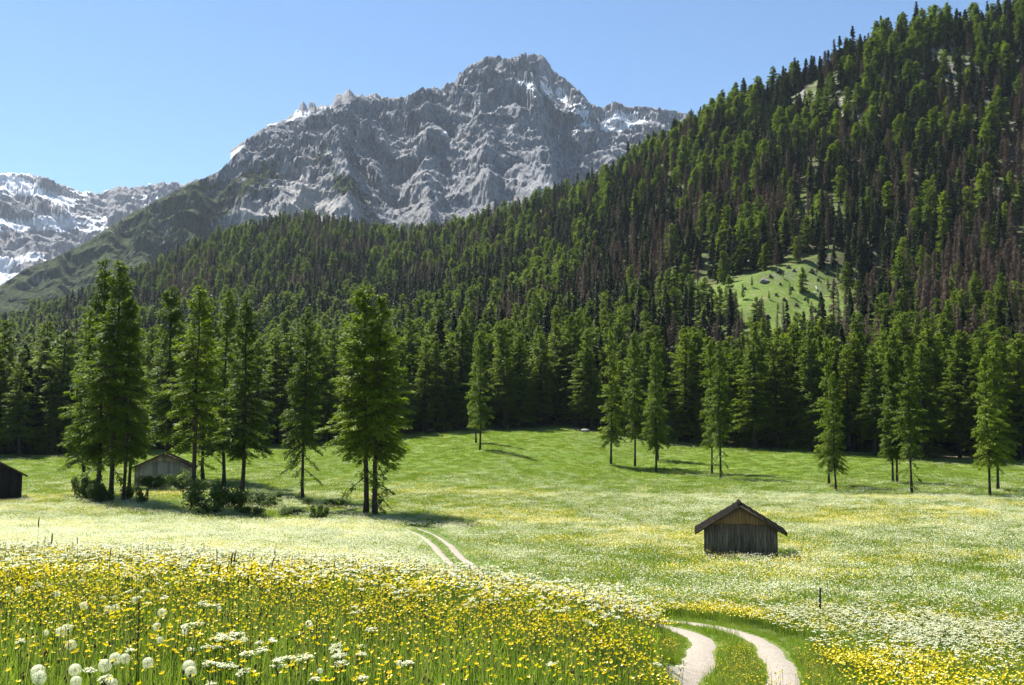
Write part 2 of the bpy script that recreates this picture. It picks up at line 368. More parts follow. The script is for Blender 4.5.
d = Nd('meadow_and_forest_ground'); P = d.pos()
n1 = d.noise(P, 0.25, 6); n2 = d.noise(P, 2.2, 5, 0.65); n3 = d.noise(P, 9, 3, 0.6)
gr = d.mix(d.ramp(n1, .35, .65), (0.075, 0.125, 0.014), (0.135, 0.17, 0.035))
gr = d.mix(d.ramp(n2, .4, .7), gr, (0.09, 0.15, 0.02))
gr = d.mix(d.attr('lush'), gr, (0.105, 0.170, 0.016))
wspk = d.math('MULTIPLY', d.ramp(n3, .52, .66), d.attr('white')); gr = d.mix(d.math('MULTIPLY', wspk, 0.75), gr, (0.62, 0.62, 0.50))
yspk = d.math('MULTIPLY', d.ramp(d.noise(P, 7, 3), .58, .68), d.attr('yellow')); gr = d.mix(d.math('MULTIPLY', yspk, 0.7), gr, (0.62, 0.46, 0.02))
fl = d.mix(d.ramp(n2, .35, .65), (0.045, 0.050, 0.018), (0.085, 0.070, 0.040))
fl = d.mix(d.ramp(d.noise(P, .12, 6), .42, .6), fl, (0.085, 0.115, 0.030))
cg = d.mix(d.ramp(d.noise(P, .8, 6, .7), .40, .60), (0.080, 0.155, 0.018), (0.16, 0.20, 0.05)); cg = d.mix(d.ramp(n2, .45, .7), cg, (0.08, 0.115, 0.022)); cg = d.mix(d.ramp(d.noise(P, .3, 7, .7, .6), .56, .64), cg, (0.22, 0.18, 0.11)); cg = d.mix(d.ramp(d.noise(P, .9, 5, .7), .60, .66), cg, (0.045, 0.07, 0.018))
rk = d.mix(d.ramp(d.noise(P, .6, 6, .7), .35, .65), (0.11, 0.105, 0.095), (0.25, 0.24, 0.22))
fl = d.mix(d.attr('clear'), fl, cg); fl = d.mix(d.math('MULTIPLY', d.ramp(d.noise(P, .16, 5, .6), .46, .56), d.attr('rock'), True), fl, rk)
col = d.mix(d.attr('forest'), gr, fl)
col = d.mix(d.attr('dirt'), col, (0.24, 0.19, 0.14))
mat_ground = d.done(d.bsdf(col, 0.95, 0.1, d.bump(d.math('ADD', n2, n3), 0.7, 0.25)))
upper = sstep(400, 520, fY)
rockm = np.clip(0.55 * sstep(0.55, 0.9, slope) * forest + sum(wg * blob(fX, fY, cx, cy, rx, ry) for (cx, cy, rx, ry, wg, py) in clear_pts if py < 130), 0, 1)
obj('ground', mk('ground', np.stack([fX, fY, GZ.ravel()], -1), GQ, None, [mat_ground], None, True,
    {'forest': forest, 'clear': np.clip(clr * 1.5, 0, 1) * np.where(fY < 520, 1, .22), 'lush': lush(fX, fY), 'white': white_d(fX, fY) * (1 - forest), 'yellow': yellow_d(fX, fY), 'rock': rockm, 'dirt': dirt}))['kind'] = 'structure'

d = Nd('pale_gravel'); P = d.pos()
n = d.noise(P, 14, 6, .7); c = d.mix(d.ramp(n, .3, .7), (0.26, 0.225, 0.18), (0.42, 0.375, 0.315)); c = d.mix(d.ramp(d.noise(P, 1.2, 5), .5, .75), c, (0.30, 0.26, 0.20))
v = d.n('ShaderNodeTexVoronoi'); d.put(v.inputs['Vector'], P); v.inputs['Scale'].default_value = 40
M['gravel'] = d.done(d.bsdf(c, 0.95, 0.15, d.bump(d.math('ADD', n, v.outputs['Distance']), .8, .03)))
tn = np.gradient(CL, axis=0); tn /= np.linalg.norm(tn, axis=1)[:, None]; nrm = np.stack([-tn[:, 1], tn[:, 0]], -1)
mb = MB(); arc = np.concatenate([[0], np.cumsum(np.linalg.norm(seg, axis=1))])
for sgn in (-1, 1):
    wl = 0.36 + 0.22 * (fbm(arc / 1.1, arc * 0 + sgn * 7, 4, 3) - .5); wr = 0.36 + 0.22 * (fbm(arc / 1.1, arc * 0 + sgn * 17, 4, 4) - .5)
    ks = np.array([-1, -.6, 0, .6, 1.0]); Vr = []
    for k in ks:
        gau = np.interp(CL[:, 1], [35, 55], [.82, .62]); o = sgn * gau + k * np.where(k < 0, wl, wr) * np.interp(CL[:, 1], [35, 55, 80, 88], [1, .85, .8, .3]); xy = CL + nrm * o[:, None]
        Vr.append(np.stack([xy[:, 0], xy[:, 1], H(xy[:, 0], xy[:, 1]) + 0.035 - 0.02 * abs(k) - (0.03 if abs(k) == 1 else 0)], -1))
    Vr = np.stack(Vr, 1); n0 = len(CL); i = np.arange(n0 - 1)[:, None] * 5; j = np.arange(4)[None]
    mb.add(Vr.reshape(-1, 3), np.stack([i + j, i + 5 + j, i + 6 + j, i + 1 + j], -1).reshape(-1, 4))
obj('track', mb.mesh('track', [M['gravel']], True))['kind'] = 'structure'

# ------------------------------------------------------------------ mountains
def massif(name, sil, Yb, Yc, Yend, px0, px1, nx, ny, zb, amp, fr, seed, mask_fn, mat, terr=0.0, gexp=1.25, smoothsil=14, jag=4.5, spurs=()):
    pxs = np.linspace(px0, px1, nx); sx, sy = zip(*sil); spy = np.interp(pxs, sx, sy)
    spy = spy + (fbm(pxs / 3.2, pxs * 0 + seed, 4, seed, .7) - .5) * jag * (np.interp(pxs, [150, 260], [.35, 1]) if amp == 190 else 1)
    k = max(1, int(smoothsil / (pxs[1] - pxs[0]))); spy_s = np.convolve(np.pad(spy, k, mode='edge'), np.ones(2 * k + 1) / (2 * k + 1), 'valid')
    yc = np.interp(pxs, *zip(*Yc)); yb = np.interp(pxs, *zip(*Yb))
    sv = np.concatenate([np.linspace(0, 1.0, ny), np.linspace(1.0, Yend, max(ny // 7, 12))[1:]])
    S, PXS = np.meshgrid(sv, pxs, indexing='ij')
    Y = yb[None] + S * (yc - yb)[None]; u = (PXS - 512) / FPX; X = u * Y
    Zc = at(pxs, spy_s, yc)[:, 2][None]; 
    g = np.where(S < 1, S ** gexp, 1 - 0.9 * (S - 1))
    Z = zb + (Zc - zb) * g
    wx = X + 90 * (fbm(X / 400, Y / 400, 3, seed + 50) - .5); wy = Y + 90 * (fbm(X / 400, Y / 400, 3, seed + 60) - .5)
    butt = .34 * ridged(wx / fr, wy / (fr * .7), 8, seed, 0.60) + .75 * (fbm((wx + .6 * wy) / (fr * .6), (wy - .6 * wx) / (fr * .45), 8, seed + 40, .62) - .5) + .23
    big = ridged((wx + .5 * wy) / (fr * 3.0), wy / (fr * 2.6), 4, seed + 7)
    A = amp * np.interp(PXS, [0, 200, 285], [.25, .42, 1] if amp == 190 else [1, 1, 1]) * np.clip(S, 0, 1.1) ** 0.7 * (0.30 + 0.70 * np.clip((1.12 - S) * 2.5, 0, 1))
    for (p1, p0, am, wl, wr) in spurs:                                  # spurs running down the face, steep on their right
        q = PXS - (p0 + (p1 - p0) * S) - 14 * (fbm(X / 170, Y / 170, 4, seed + 31) - .5) * 2
        Z = Z + am * np.where(q < 0, np.exp(q / wl), np.exp(-(q / wr) ** 1.4)) * np.clip(S * 2.2, 0, 1) * np.clip((1.08 - S) * 3.2, 0, 1)
    Z = Z + A * ((butt - .42) * .8 + (big - .45) * 1.3)
    if terr:
        st = terr * (1 + 0 * X); q = (Z + 0.35 * X + .9 * terr * (fbm(X / 150, Y / 150, 5, seed + 3) * 2)) / st; f = q - np.floor(q)
        Z = Z + 0.6 * st * (sstep(.25, .60, f) - f) * np.clip(S * 1.5, 0, 1) * sstep(.35, .6, fbm(X / 300, Y / 300, 3, seed + 13))
    Z = Z + (15 if amp == 190 else 8) * (ridged(X / 30 + .4 * Z / 30, Y / 24, 5, seed + 71, .62) - .45) * np.clip(S * 2 - .3, 0, 1) * np.interp(PXS, [0, 200, 285], [.5, .7, 1])
    # crags pushed in and out of the face as well as up and down
    Y = Y - .35 * A * (ridged(X / (fr * .55), Z / (fr * .8), 6, seed + 21, .6) - .45) * np.clip((1.06 - S) * 4, .15, 1)
    lay = (Z + .22 * X + 26 * fbm(X / 90, Y / 90, 4, seed + 81)) / 34; lay = lay - np.floor(lay)
    Y = Y + (16 if amp == 190 else 22) * (lay - sstep(.0, 1.0, lay) - .0) * np.clip(S * 3 - 1, 0, 1) * (amp > 80) - 10 * np.where(lay > .55, (lay - .55) / .45, 0) * np.clip(S * 3 - 1, 0, 1) * (amp > 80) * np.clip((1.02 - S) * 20, 0, 1); X = u * Y
    Pp = np.stack([X, Y, Z], -1); _, py = proj(Pp)
    dpy = spy - py[:len(sv)].min(0)
    dpy_s = dpy
    kk = max(3, int(14 / (pxs[1] - pxs[0]))); kern = np.hanning(2 * kk + 1); kern /= kern.sum()
    dpy_b = np.convolve(np.pad(dpy, kk, mode='edge'), kern, 'valid')       # broad part lifts the whole face, the rest only the crest
    Z = Z - dpy_b[None] / FPX * Y * sstep(0.2, 0.95, S)
    _, py = proj(np.stack([X, Y, Z], -1)); res = spy - py[:len(sv)].min(0)
    Z = Z - res[None] / FPX * Y * np.clip(sstep(0.86, 0.99, S), 0, 1)
    Pp = np.stack([X, Y, Z], -1)
    ppx, ppy = proj(Pp)
    # real slope in world units
    dZ = np.gradient(Z, axis=0) / np.gradient(Y, axis=0); dX = np.gradient(Z, axis=1) / np.maximum(np.gradient(X, axis=1), 1e-3)
    steep = np.sqrt(dZ ** 2 + dX ** 2)
    n1, n2 = len(sv), nx
    i = np.arange(n1 - 1)[:, None] * n2; j = np.arange(n2 - 1)[None]
    Q = np.stack([i + j, i + j + 1, i + n2 + j + 1, i + n2 + j], -1).reshape(-1, 4)
    at_ = mask_fn(X, Y, Z, ppx, ppy, steep, S)
    o = obj(name, mk(name, Pp.reshape(-1, 3), Q, None, [mat], None, False, {k_: v_.ravel() for k_, v_ in at_.items()}))
    o['kind'] = 'structure'; return o
def rock_mat(name, rock_a, rock_b, warm, scale=1.0):
    d = Nd(name); P = d.pos()
    n1 = d.noise(P, 0.012 * scale, 8, .65); n2 = d.noise(d.map(P, (1, 1, .35)), 0.05 * scale, 8, .7); n3 = d.noise(d.map(P, (.3, .3, 2.0)), 0.02 * scale, 6, .65, .4)
    n4 = d.noise(d.map(P, (1, 1, .6)), 0.16 * scale, 6, .75)
    c = d.mix(d.ramp(n1, .35, .65), rock_a, rock_b); c = d.mix(d.ramp(n2, .42, .66), c, tuple(v * .58 for v in rock_a)); c = d.mix(d.math('MULTIPLY', d.ramp(n3, .5, .7), .5), c, warm)
    c = d.mix(d.math('MULTIPLY', d.ramp(n4, .50, .62), .6), c, tuple(min(v * 1.5, .6) for v in rock_b)); c = d.mix(d.math('MULTIPLY', d.ramp(n4, .46, .36), .55), c, tuple(v * .4 for v in rock_a))
    sc = d.mix(d.ramp(n2, .3, .7), (0.40, 0.385, 0.365), (0.55, 0.53, 0.50)); c = d.mix(d.attr('scree'), c, sc)
    vg = d.mix(d.ramp(n2, .35, .65), (0.026, 0.043, 0.013), (0.080, 0.100, 0.030)); 
    c = d.mix(d.ramp(d.math('ADD', d.attr('veg'), d.math('MULTIPLY', d.math('SUBTRACT', n2, .5), 1.3)), .42, .58), c, vg)
    c = d.mix(d.ramp(d.math('ADD', d.attr('snow'), d.math('MULTIPLY', d.math('SUBTRACT', n2, .5), .8)), .46, .56), c, (0.86, 0.88, 0.92))
    return d.done(d.bsdf(c, 0.95, 0.1, d.bump(d.math('ADD', n2, d.math('MULTIPLY', n4, .5)), 1.0, 16.0)))
mat_rock = rock_mat('dolomite_rock', (0.225, 0.235, 0.255), (0.36, 0.365, 0.38), (0.32, 0.295, 0.26))
mat_far = rock_mat('far_rock', (0.24, 0.235, 0.24), (0.36, 0.35, 0.35), (0.33, 0.29, 0.26))
SIL = [(-60,318),(0,283),(20,269),(49,258),(82,242),(106,225),(131,211),(163,194),(200,177),(215,170),(235,150),(241,139),(257,128),(278,123),(292,118),(306,115),(329,108),(345,101),(355,97),(367,98),(380,97),(388,98.5),(406,97),(421.6,88.5),(431,86),(439.6,88.5),(445,83),(453.5,81.6),(459,70.5),(468,66),(477,61),(487,56.6),(498,56),(510,59),(519,54.4),(527,55.5),(535,53),(546.5,58),(552,67),(557.6,72),(571,83),(584,94),(593.6,104),(605,107),(611,104),(617,100.5),(624,104),(631,107),(643.6,106),(657,107),(700,116),(780,140),(900,190)]
def blobs(px, py, L):
    s = 0
    for (a, b, ra, rb, wg) in L: s = s + wg * np.exp(-(((px - a) / ra) ** 2 + ((py - b) / rb) ** 2))
    return s
def m_main(X, Y, Z, px, py, steep, S):
    n = fbm(X / 60, Y / 60, 5, 301)
    line = np.interp(px, [-60, 180, 240, 275, 330, 345, 420, 900], [0, 170, 172, 150, 152, 175, 215, 240])
    veg = sstep(-10, 14, py - line) * np.interp(px, [0, 230, 290, 345, 400, 900], [.86, .84, .80, .68, .24, .12]) 
    veg = veg - 1.2 * blobs(px, py, [(300, 190, 22, 30, 1), (265, 215, 28, 14, 1), (330, 212, 22, 14, 1)]) + .35 * blobs(px, py, [(320, 153, 16, 8, 1), (352, 180, 12, 10, 1), (352, 128, 8, 4, 1)]) + (n - .5) * .5
    veg = veg - .20 * sstep(2.2, 4.5, steep)
    scree = 1.1 * blobs(px, py, [(303, 192, 20, 32, 1), (265, 216, 28, 13, 1), (332, 213, 20, 12, 1)]) + .25 * blobs(px, py, [(440, 150, 40, 20, 1), (420, 205, 20, 20, .8)]) + (n - .5) * .6
    snow = blobs(px, py, [(405, 99, 12, 3, .7), (520, 72, 5, 14, .8), (533, 84, 18, 5, .7), (552, 92, 14, 7, .75), (570, 100, 12, 16, .6), (625, 117, 26, 8, 1.1), (612, 128, 18, 6, .8), (585, 118, 6, 18, .65), (450, 133, 14, 5, .8), (500, 125, 20, 30, .15), (560, 140, 5, 16, .5), (575, 135, 4, 22, .5), (545, 75, 4, 12, .5), (535, 105, 5, 16, .5)]) + .15 * sstep(.55, .7, fbm(X / 35, Y / 80, 4, 309)) * sstep(150, 90, py) * sstep(420, 520, px)
    snow = snow * 1.1 * (1 - .6 * sstep(2.5, 5.0, steep)) + .16 * (n - .5)
    return {'veg': np.clip(veg, 0, 1), 'scree': np.clip(scree, 0, 1), 'snow': np.clip(snow, 0, 1)}
massif('mountain', SIL, [(-60, 1250), (200, 1350), (400, 1500), (900, 1400)], [(-60, 1900), (0, 2000), (200, 2350), (330, 2600), (420, 2850), (530, 3000), (640, 3100), (900, 3000)], 1.25, -60, 760, 900, 520, 10, 190, 230, 100, m_main, mat_rock, terr=110, gexp=1.2, smoothsil=10, spurs=((318, 372, 150, 70, 16), (412, 455, 70, 40, 14), (470, 500, 80, 30, 12), (512, 590, 110, 40, 16), (560, 690, 90, 30, 14)))
SILT = [(225,150),(252,132),(262,125),(275,121),(282,119),(289,112),(293,110),(295,104),(298,102),(300.5,103),(303,109),(305,103),(307,101),(309,103),(312,107),(318,105.5),(326,106),(329,103),(331,95),(334,94),(338,95),(341,92),(345,89.5),(348,91),(351,95),(354,96),(358,94),(362,97),(368,95),(372,93),(376,96),(381,98.5),(395,98),(410,101),(440,110)]
def m_teeth(X, Y, Z, px, py, steep, S):
    snow = sstep(3, 9, py - np.interp(px, *zip(*SILT))) * .75 * np.interp(px, [250, 290, 325, 335, 360], [1, .9, .8, .3, .4]) - .3 * sstep(2, 4, steep) + blobs(px, py, [(323, 107, 6, 4, .6), (270, 124, 14, 6, .6)])
    return {'veg': 0 * px, 'scree': 0 * px + .2, 'snow': np.clip(snow, 0, 1)}
massif('mountain_pinnacles', SILT, [(225, 3150), (440, 3150)], [(225, 3600), (440, 3600)], 1.3, 225, 440, 430, 110, 700, 60, 90, 140, m_teeth, mat_far, gexp=.9, smoothsil=5)
SILF = [(-120,180),(-50,174),(0,172.7),(20,174),(39,178),(55,184.5),(66,189),(73.5,192),(82,191.5),(94,194),(102,190),(110,187),(118,186),(124,188.5),(131,186.6),(136,186),(140,187),(143,183.5),(148,185.5),(152,182),(158,182),(160,184.5),(164,181.5),(172,182),(176,184),(184,183),(190,178.5),(196,180),(205,190),(260,200)]
def m_far(X, Y, Z, px, py, steep, S):
    n = fbm(X / 130, Z / 60, 5, 411); top = py - np.interp(px, *zip(*SILF))
    band = np.maximum.reduce([.75 * blob(px, py, 55, 225 , 60, 9) , .65 * blob(px, top, 20, 12, 52, 9), .8 * blob(px, py, 0, 272, 26, 14), .6 * blob(px, py, 35, 257, 16, 5), .55 * blob(px, top, 140, 14, 50, 7), .5 * blob(px, py, 20, 212, 40, 9), .7 * blob(px, py, 92, 229, 16, 6), .5 * blob(px, py, 70, 207, 6, 20)])
    snow = band * .95 + .22 + .25 * np.exp(-np.clip(top, 0, 99) / 6) * (px < 85) + (n - .47) * 1.3 - .30 * sstep(1.0, 2.2, steep)
    return {'veg': 0 * px, 'scree': 0 * px + .1, 'snow': np.clip(snow, 0, 1)}
massif('snowy_mountain', SILF, [(-120, 2900), (260, 2900)], [(-120, 4600), (260, 4600)], 1.25, -120, 260, 560, 300, 100, 300, 330, 160, m_far, mat_far, terr=130, gexp=1.0, smoothsil=12)

# ------------------------------------------------------------------ conifers
def conifer(seed, kind, Ht=24.0, Rm=3.6, zb=0.2, dens=1.0, qs=1.0, low=0, nb=None, pe=.74, rt=.0125):
    rng = np.random.default_rng(seed)
    tr, fo = MB(), MB()
    zz = np.linspace(0, Ht, 14); ax = np.cumsum(rng.normal(0, .05, 14)); ay = np.cumsum(rng.normal(0, .05, 14)); ax -= ax[0]; ay -= ay[0]
    rad = Ht * rt * (1 - zz / Ht) ** .8 + .015; rad[0] *= 1.35
    axis = np.stack([ax, ay, zz], -1); tr.tube(axis, rad, 8)
    ctr = lambda z: np.array([np.interp(z, zz, ax), np.interp(z, zz, ay), z])
    nb = nb or int({'larch': 13, 'spruce': 17, 'dead': 11}[kind] * Ht * (1 - zb))
    z0 = Ht * zb
    zs = z0 + (Ht * .99 - z0) * np.sort(rng.random(nb)) ** (1.0)
    if low: zs = np.concatenate([rng.uniform(Ht * .07, z0, low), zs])
    gap = rng.random(48) * 2 * math.pi
    cs, ds, ws, ts = [], [], [], []
    for i, z in enumerate(zs):
        t = (z - z0) / (Ht - z0); az = rng.random() * 2 * math.pi; isl = t < 0
        if kind == 'larch':
            prof = (1 - max(t, 0)) ** pe * min(1.0, .62 + max(t, 0) * 2.2); lump = .50 + .80 * vnoise(np.array([az * 1.1 + 3 * math.sin(az)]), np.array([z * .60]), seed)[0]
            L = Rm * prof * lump * rng.uniform(.75, 1.12) + .25; e0 = math.tan(R(np.interp(t, [-.2, 0, .5, 1], [-30, -24, -6, 46]) + rng.normal(0, 7))); cv = np.interp(t, [0, 1], [-.10, .25])
        elif kind == 'spruce':
            prof = (1 - max(t, 0)) ** .95; L = Rm * prof * rng.uniform(.7, 1.08) + .2; e0 = math.tan(R(np.interp(t, [0, .6, 1], [-28, -14, 40]) + rng.normal(0, 6))); cv = .16
        else:
            prof = (1 - max(t, 0)) ** .8; L = Rm * prof * rng.uniform(.4, 1.0) + .2; e0 = math.tan(R(np.interp(t, [0, 1], [-25, 20]) + rng.normal(0, 12))); cv = -.1
        if isl: L = Rm * rng.uniform(.45, .85)
        h = np.array([math.cos(az), math.sin(az), 0]); side = np.array([-h[1], h[0], 0]); b0 = ctr(z)
        pt = lambda s: b0 + np.outer(s, h) * L + np.outer(s * e0 + s * s * cv, [0, 0, 1.0]) * L
        if kind != 'spruce' or i % 3 == 0:
            tr.tube(pt(np.array([0, .5, 1.0])), [.018 * L + .012, .012 * L + .008, .006], 3, cap=False)
        n = max(4, int(L * {'larch': 15, 'spruce': 17, 'dead': 9}[kind] * dens))
        s = rng.random(n) ** .62 * .95 + .08; s = s[s > (.16 if kind != 'dead' else .05)]; n = len(s)
        lat = rng.normal(0, 1, n) * (.16 if kind == 'larch' else .20) * L * (1.15 - .6 * s)
        lat = np.clip(lat, -1.0, 1.0)
        c = pt(s) + lat[:, None] * side
        if kind == 'larch':
            c[:, 2] += -np.abs(rng.normal(0, .14, n)) - .10 * np.abs(lat) + rng.normal(0, .05, n)
            dirs = h * rng.normal(.7, .3, (n, 1)) + side * (np.sign(lat) * rng.uniform(.1, .9, n))[:, None] + np.stack([0 * s, 0 * s, rng.normal(-.25, .35, n)], -1); ln, wd = rng.uniform(.16, .36, n) * qs, rng.uniform(.055, .11, n) * qs
        elif kind == 'spruce':
            c[:, 2] += -np.abs(rng.normal(0, .10, n)) - .12 * np.abs(lat)
            dirs = h * rng.normal(.8, .25, (n, 1)) + side * (np.sign(lat) * rng.uniform(.2, .8, n))[:, None] + np.stack([0 * s, 0 * s, rng.normal(-.35, .25, n)], -1); ln, wd = rng.uniform(.2, .42, n) * qs, rng.uniform(.08, .15, n) * qs
        else:
            dirs = h * rng.normal(.6, .3, (n, 1)) + side * rng.normal(0, .6, n)[:, None] + np.stack([0 * s, 0 * s, rng.normal(-.3, .4, n)], -1); ln, wd = rng.uniform(.2, .5, n) * qs, rng.uniform(.012, .03, n) * qs
        dirs /= np.linalg.norm(dirs, axis=1)[:, None]
        up = np.stack([rng.normal(0, .55, n), rng.normal(0, .55, n), np.ones(n)], -1); wv = np.cross(dirs, up); wv /= np.linalg.norm(wv, axis=1)[:, None] + 1e-9
        cs.append(c); ds.append(dirs * ln[:, None]); ws.append(wv * wd[:, None])
        ts.append(np.clip(rng.normal(.5, .12) + .18 * (s - .6) + rng.normal(0, .12, n), 0, 1))
    cs = np.concatenate(cs); ds = np.concatenate(ds); ws = np.concatenate(ws)
    fo.quads(cs, ds, ws, 0, np.concatenate(ts), taper=.45)
    mt = {'larch': (M['bark'], M['larch']), 'spruce': (M['bark'], M['spruce']), 'dead': (M['deadbark'], M['dead'])}[kind]
    return tr.mesh(kind + '_trunk', [mt[0]], True), fo.mesh(kind + '_crown', [mt[1]])
VAR = {'larch': [conifer(11, 'larch', 24, 3.8, .20, 1.5, .80, nb=225, rt=.0100), conifer(12, 'larch', 24, 3.5, .25, 1.5, .80, nb=205, rt=.0095), conifer(13, 'larch', 24, 3.9, .27, 1.5, .80, low=7, nb=210, rt=.0095), conifer(14, 'larch', 24, 3.3, .20, 1.5, .80, nb=210, rt=.0095), conifer(15, 'larch', 24, 3.6, .31, 1.5, .80, low=6, nb=195, rt=.0095), conifer(16, 'larch', 24, 3.4, .18, 1.5, .80, nb=215, rt=.0095),
                 conifer(17, 'larch', 24, 4.1, .32, 1.55, .80, low=8, nb=215, rt=.0098), conifer(18, 'larch', 24, 4.0, .30, 1.55, .80, low=6, nb=210, rt=.0098), conifer(19, 'larch', 24, 3.7, .08, 1.3, .9, nb=200), conifer(20, 'larch', 24, 3.4, .06, 1.3, .9, nb=200)],
       'spruce': [conifer(21, 'spruce', 24, 3.0, .06), conifer(22, 'spruce', 24, 2.6, .10), conifer(23, 'spruce', 24, 3.3, .05), conifer(24, 'spruce', 24, 2.8, .14)],
       'dead': [conifer(31, 'dead', 24, 2.5, .15, 2.2, 1.2), conifer(32, 'dead', 24, 2.1, .2, 2.2, 1.2), conifer(33, 'dead', 24, 2.8, .12, 2.2, 1.2)]}
FARV = {'larch': [conifer(41, 'larch', 24, 3.9, .10, .55, 1.75, nb=150, pe=.58), conifer(42, 'larch', 24, 3.5, .13, .55, 1.75, nb=150, pe=.58), conifer(43, 'larch', 24, 4.2, .08, .55, 1.75, nb=150, pe=.58)],
        'spruce': [conifer(51, 'spruce', 24, 2.9, .05, .6, 1.75, nb=170), conifer(52, 'spruce', 24, 2.4, .08, .6, 1.75, nb=170), conifer(53, 'spruce', 24, 3.2, .05, .6, 1.75, nb=170)],
        'dead': [conifer(61, 'dead', 24, 2.5, .15, 1.5, 1.8, nb=170), conifer(62, 'dead', 24, 2.1, .2, 1.5, 1.8, nb=170)]}
NAME = {'larch': 'larch_tree', 'spruce': 'spruce_tree', 'dead': 'dead_conifer'}
def tree(kind, v, loc, ht, wid, rz, label, cat, group=None, tilt=(0, 0), near=True):
    t, c = (VAR if near else FARV)[kind][v]
    o = thing(NAME[kind], label, cat, loc, rz, (wid, wid, ht / 24.0), group, tilt)
    obj('trunk', t, o); obj('crown', c, o)
    return o
# the free-standing trees of the meadow: base px, base py, top py, variant, width factor, lean (px), label
MEADOW = [
 (84, 497, 312, 3, 1.08, -14, 'dark larch leaning left at the outer left edge of the clump by the pale barn'),
 (97, 502, 261, 0, 1.0, 16, 'tallest dense larch of the left clump with a low bush hugging its trunk'),
 (111, 504, 263, 4, 1.14, 28, 'tall airy larch leaning right, between the densest larch and the pale barn'),
 (123, 504, 300, 1, .9, 20, 'slim larch leaning right just left of the pale barn front corner'),
 (129, 489, 305, 5, .9, 14, 'dark larch whose trunk stands against the left corner of the pale barn'),
 (165, 481, 287, 1, 1.20, 14, 'straight larch whose trunk crosses the middle of the pale barn gable'),
 (193, 508, 288, 4, 1.14, 18, 'larch with thin trunk at the right corner of the pale barn, nearest the flowers'),
 (203, 480, 300, 2, 1.03, 20, 'larch standing behind the dark thicket right of the pale barn'),
 (224, 486, 292, 3, 1.03, 16, 'narrow larch with bare lower trunk rising above the dark thicket'),
 (242, 494, 296, 0, 1.08, 18, 'rightmost larch of the left clump with drooping low boughs on its right side'),
 (303, 501, 310, 2, .85, 8, 'single larch with separate drooping bottom boughs, between clump and twin trunks'),
 (366, 516, 288, 6, 1.15, 12, 'left one of the two largest trunks growing together beside the track'),
 (375, 517, 299, 7, 1.15, 10, 'right one of the two largest trunks growing together beside the track'),
 (476, 443, 338, 3, .75, 4, 'back larch of the pair alone on the far mid meadow slope'),
 (480, 450, 332, 1, .8, 2, 'front larch of the pair alone on the far mid meadow slope'),
 (611, 464, 333, 5, .85, -4, 'leftmost larch of the meadow row above and left of the small hut'),
 (635, 467, 332, 1, .8, 0, 'second larch of the meadow row, between two thicker ones'),
 (656, 473, 338, 0, .8, 0, 'frontmost dark larch of the meadow row with a double shadow'),
 (658, 461, 345, 3, .8, 0, 'larch half hidden right behind the frontmost tree of the meadow row'),
 (712, 474, 342, 1, .75, 0, 'left larch of the pair standing straight above the small hut'),
 (721, 479, 346, 4, .8, -2, 'right larch of the pair straight above the small hut, one low bough hanging'),
 (829, 486, 340, 5, .8, -10, 'taller rear larch of the close pair right of and beyond the small hut'),
 (836, 491, 374, 3, .8, -2, 'shorter front larch of the close pair right of and beyond the small hut'),
 (893, 483, 350, 1, .8, -14, 'left stem of the V shaped double larch on the right meadow'),
 (897, 483, 352, 0, .8, 4, 'right stem of the V shaped double larch on the right meadow'),
 (912, 494, 347, 4, .85, -6, 'single straight larch just in front of the V shaped double larch'),
 (990, 496, 356, 1, .85, -6, 'front larch of the pair at the far right of the meadow'),
 (998, 491, 346, 0, .85, 0, 'rear larch of the pair at the far right of the meadow'),
]
mpos = []
rng = np.random.default_rng(5)
for (px, py, top, v, wd, lean, lab) in MEADOW:
    g = ground(px, py, 75); ht = (py - top) / FPX * g[1] * 1.01
    ang = math.atan2(lean, py - top)
    g[2] -= .12; mpos.append(g)
    tree('larch', v, g, ht, wd * (ht / 24.0) ** .6, rng.uniform(0, 6.28), lab, 'tree', 'larches standing free in the meadow', (0, ang)).rotation_euler.order = 'ZXY'
mpos = np.array(mpos)

# ------------------------------------------------------------------ the forest: every tree placed, the largest in view as individuals
rng = np.random.default_rng(99)
def jitter(x0, x1, y0, y1, sp):
    xs, ys = np.meshgrid(np.arange(x0, x1, sp), np.arange(y0, y1, sp)); n = xs.size
    return xs.ravel() + rng.uniform(-.5, .5, n) * sp, ys.ravel() + rng.uniform(-.5, .5, n) * sp
tx, ty = [], []
for (y0, y1, sp_) in ((190, 330, 4.9), (330, 560, 6.2), (560, 800, 6.5), (800, 1260, 8.4)):
    a, b = jitter(-.62 * y1, .62 * y1, y0, y1, sp_); k = np.abs(a / b) < .60; tx.append(a[k]); ty.append(b[k])
tx = np.concatenate(tx); ty = np.concatenate(ty)
e = edge(tx, ty); cl_ = clearing(tx, ty)
keep = (ty > e) & (rng.random(len(tx)) > np.clip(cl_ * np.where(ty < 500, 1.55, .8), 0, .97)) & (rng.random(len(tx)) < np.where(ty < e + 14, .80, .93))
# the bare strip of track into the wood
g = gpt(672, 425, 200); keep &= ~((np.abs(tx - g[0] - (ty - g[1]) * .17) < 2.6) & (ty < 300))
tx, ty, e, cl_ = tx[keep], ty[keep], e[keep], cl_[keep]; tz = H(tx, ty)
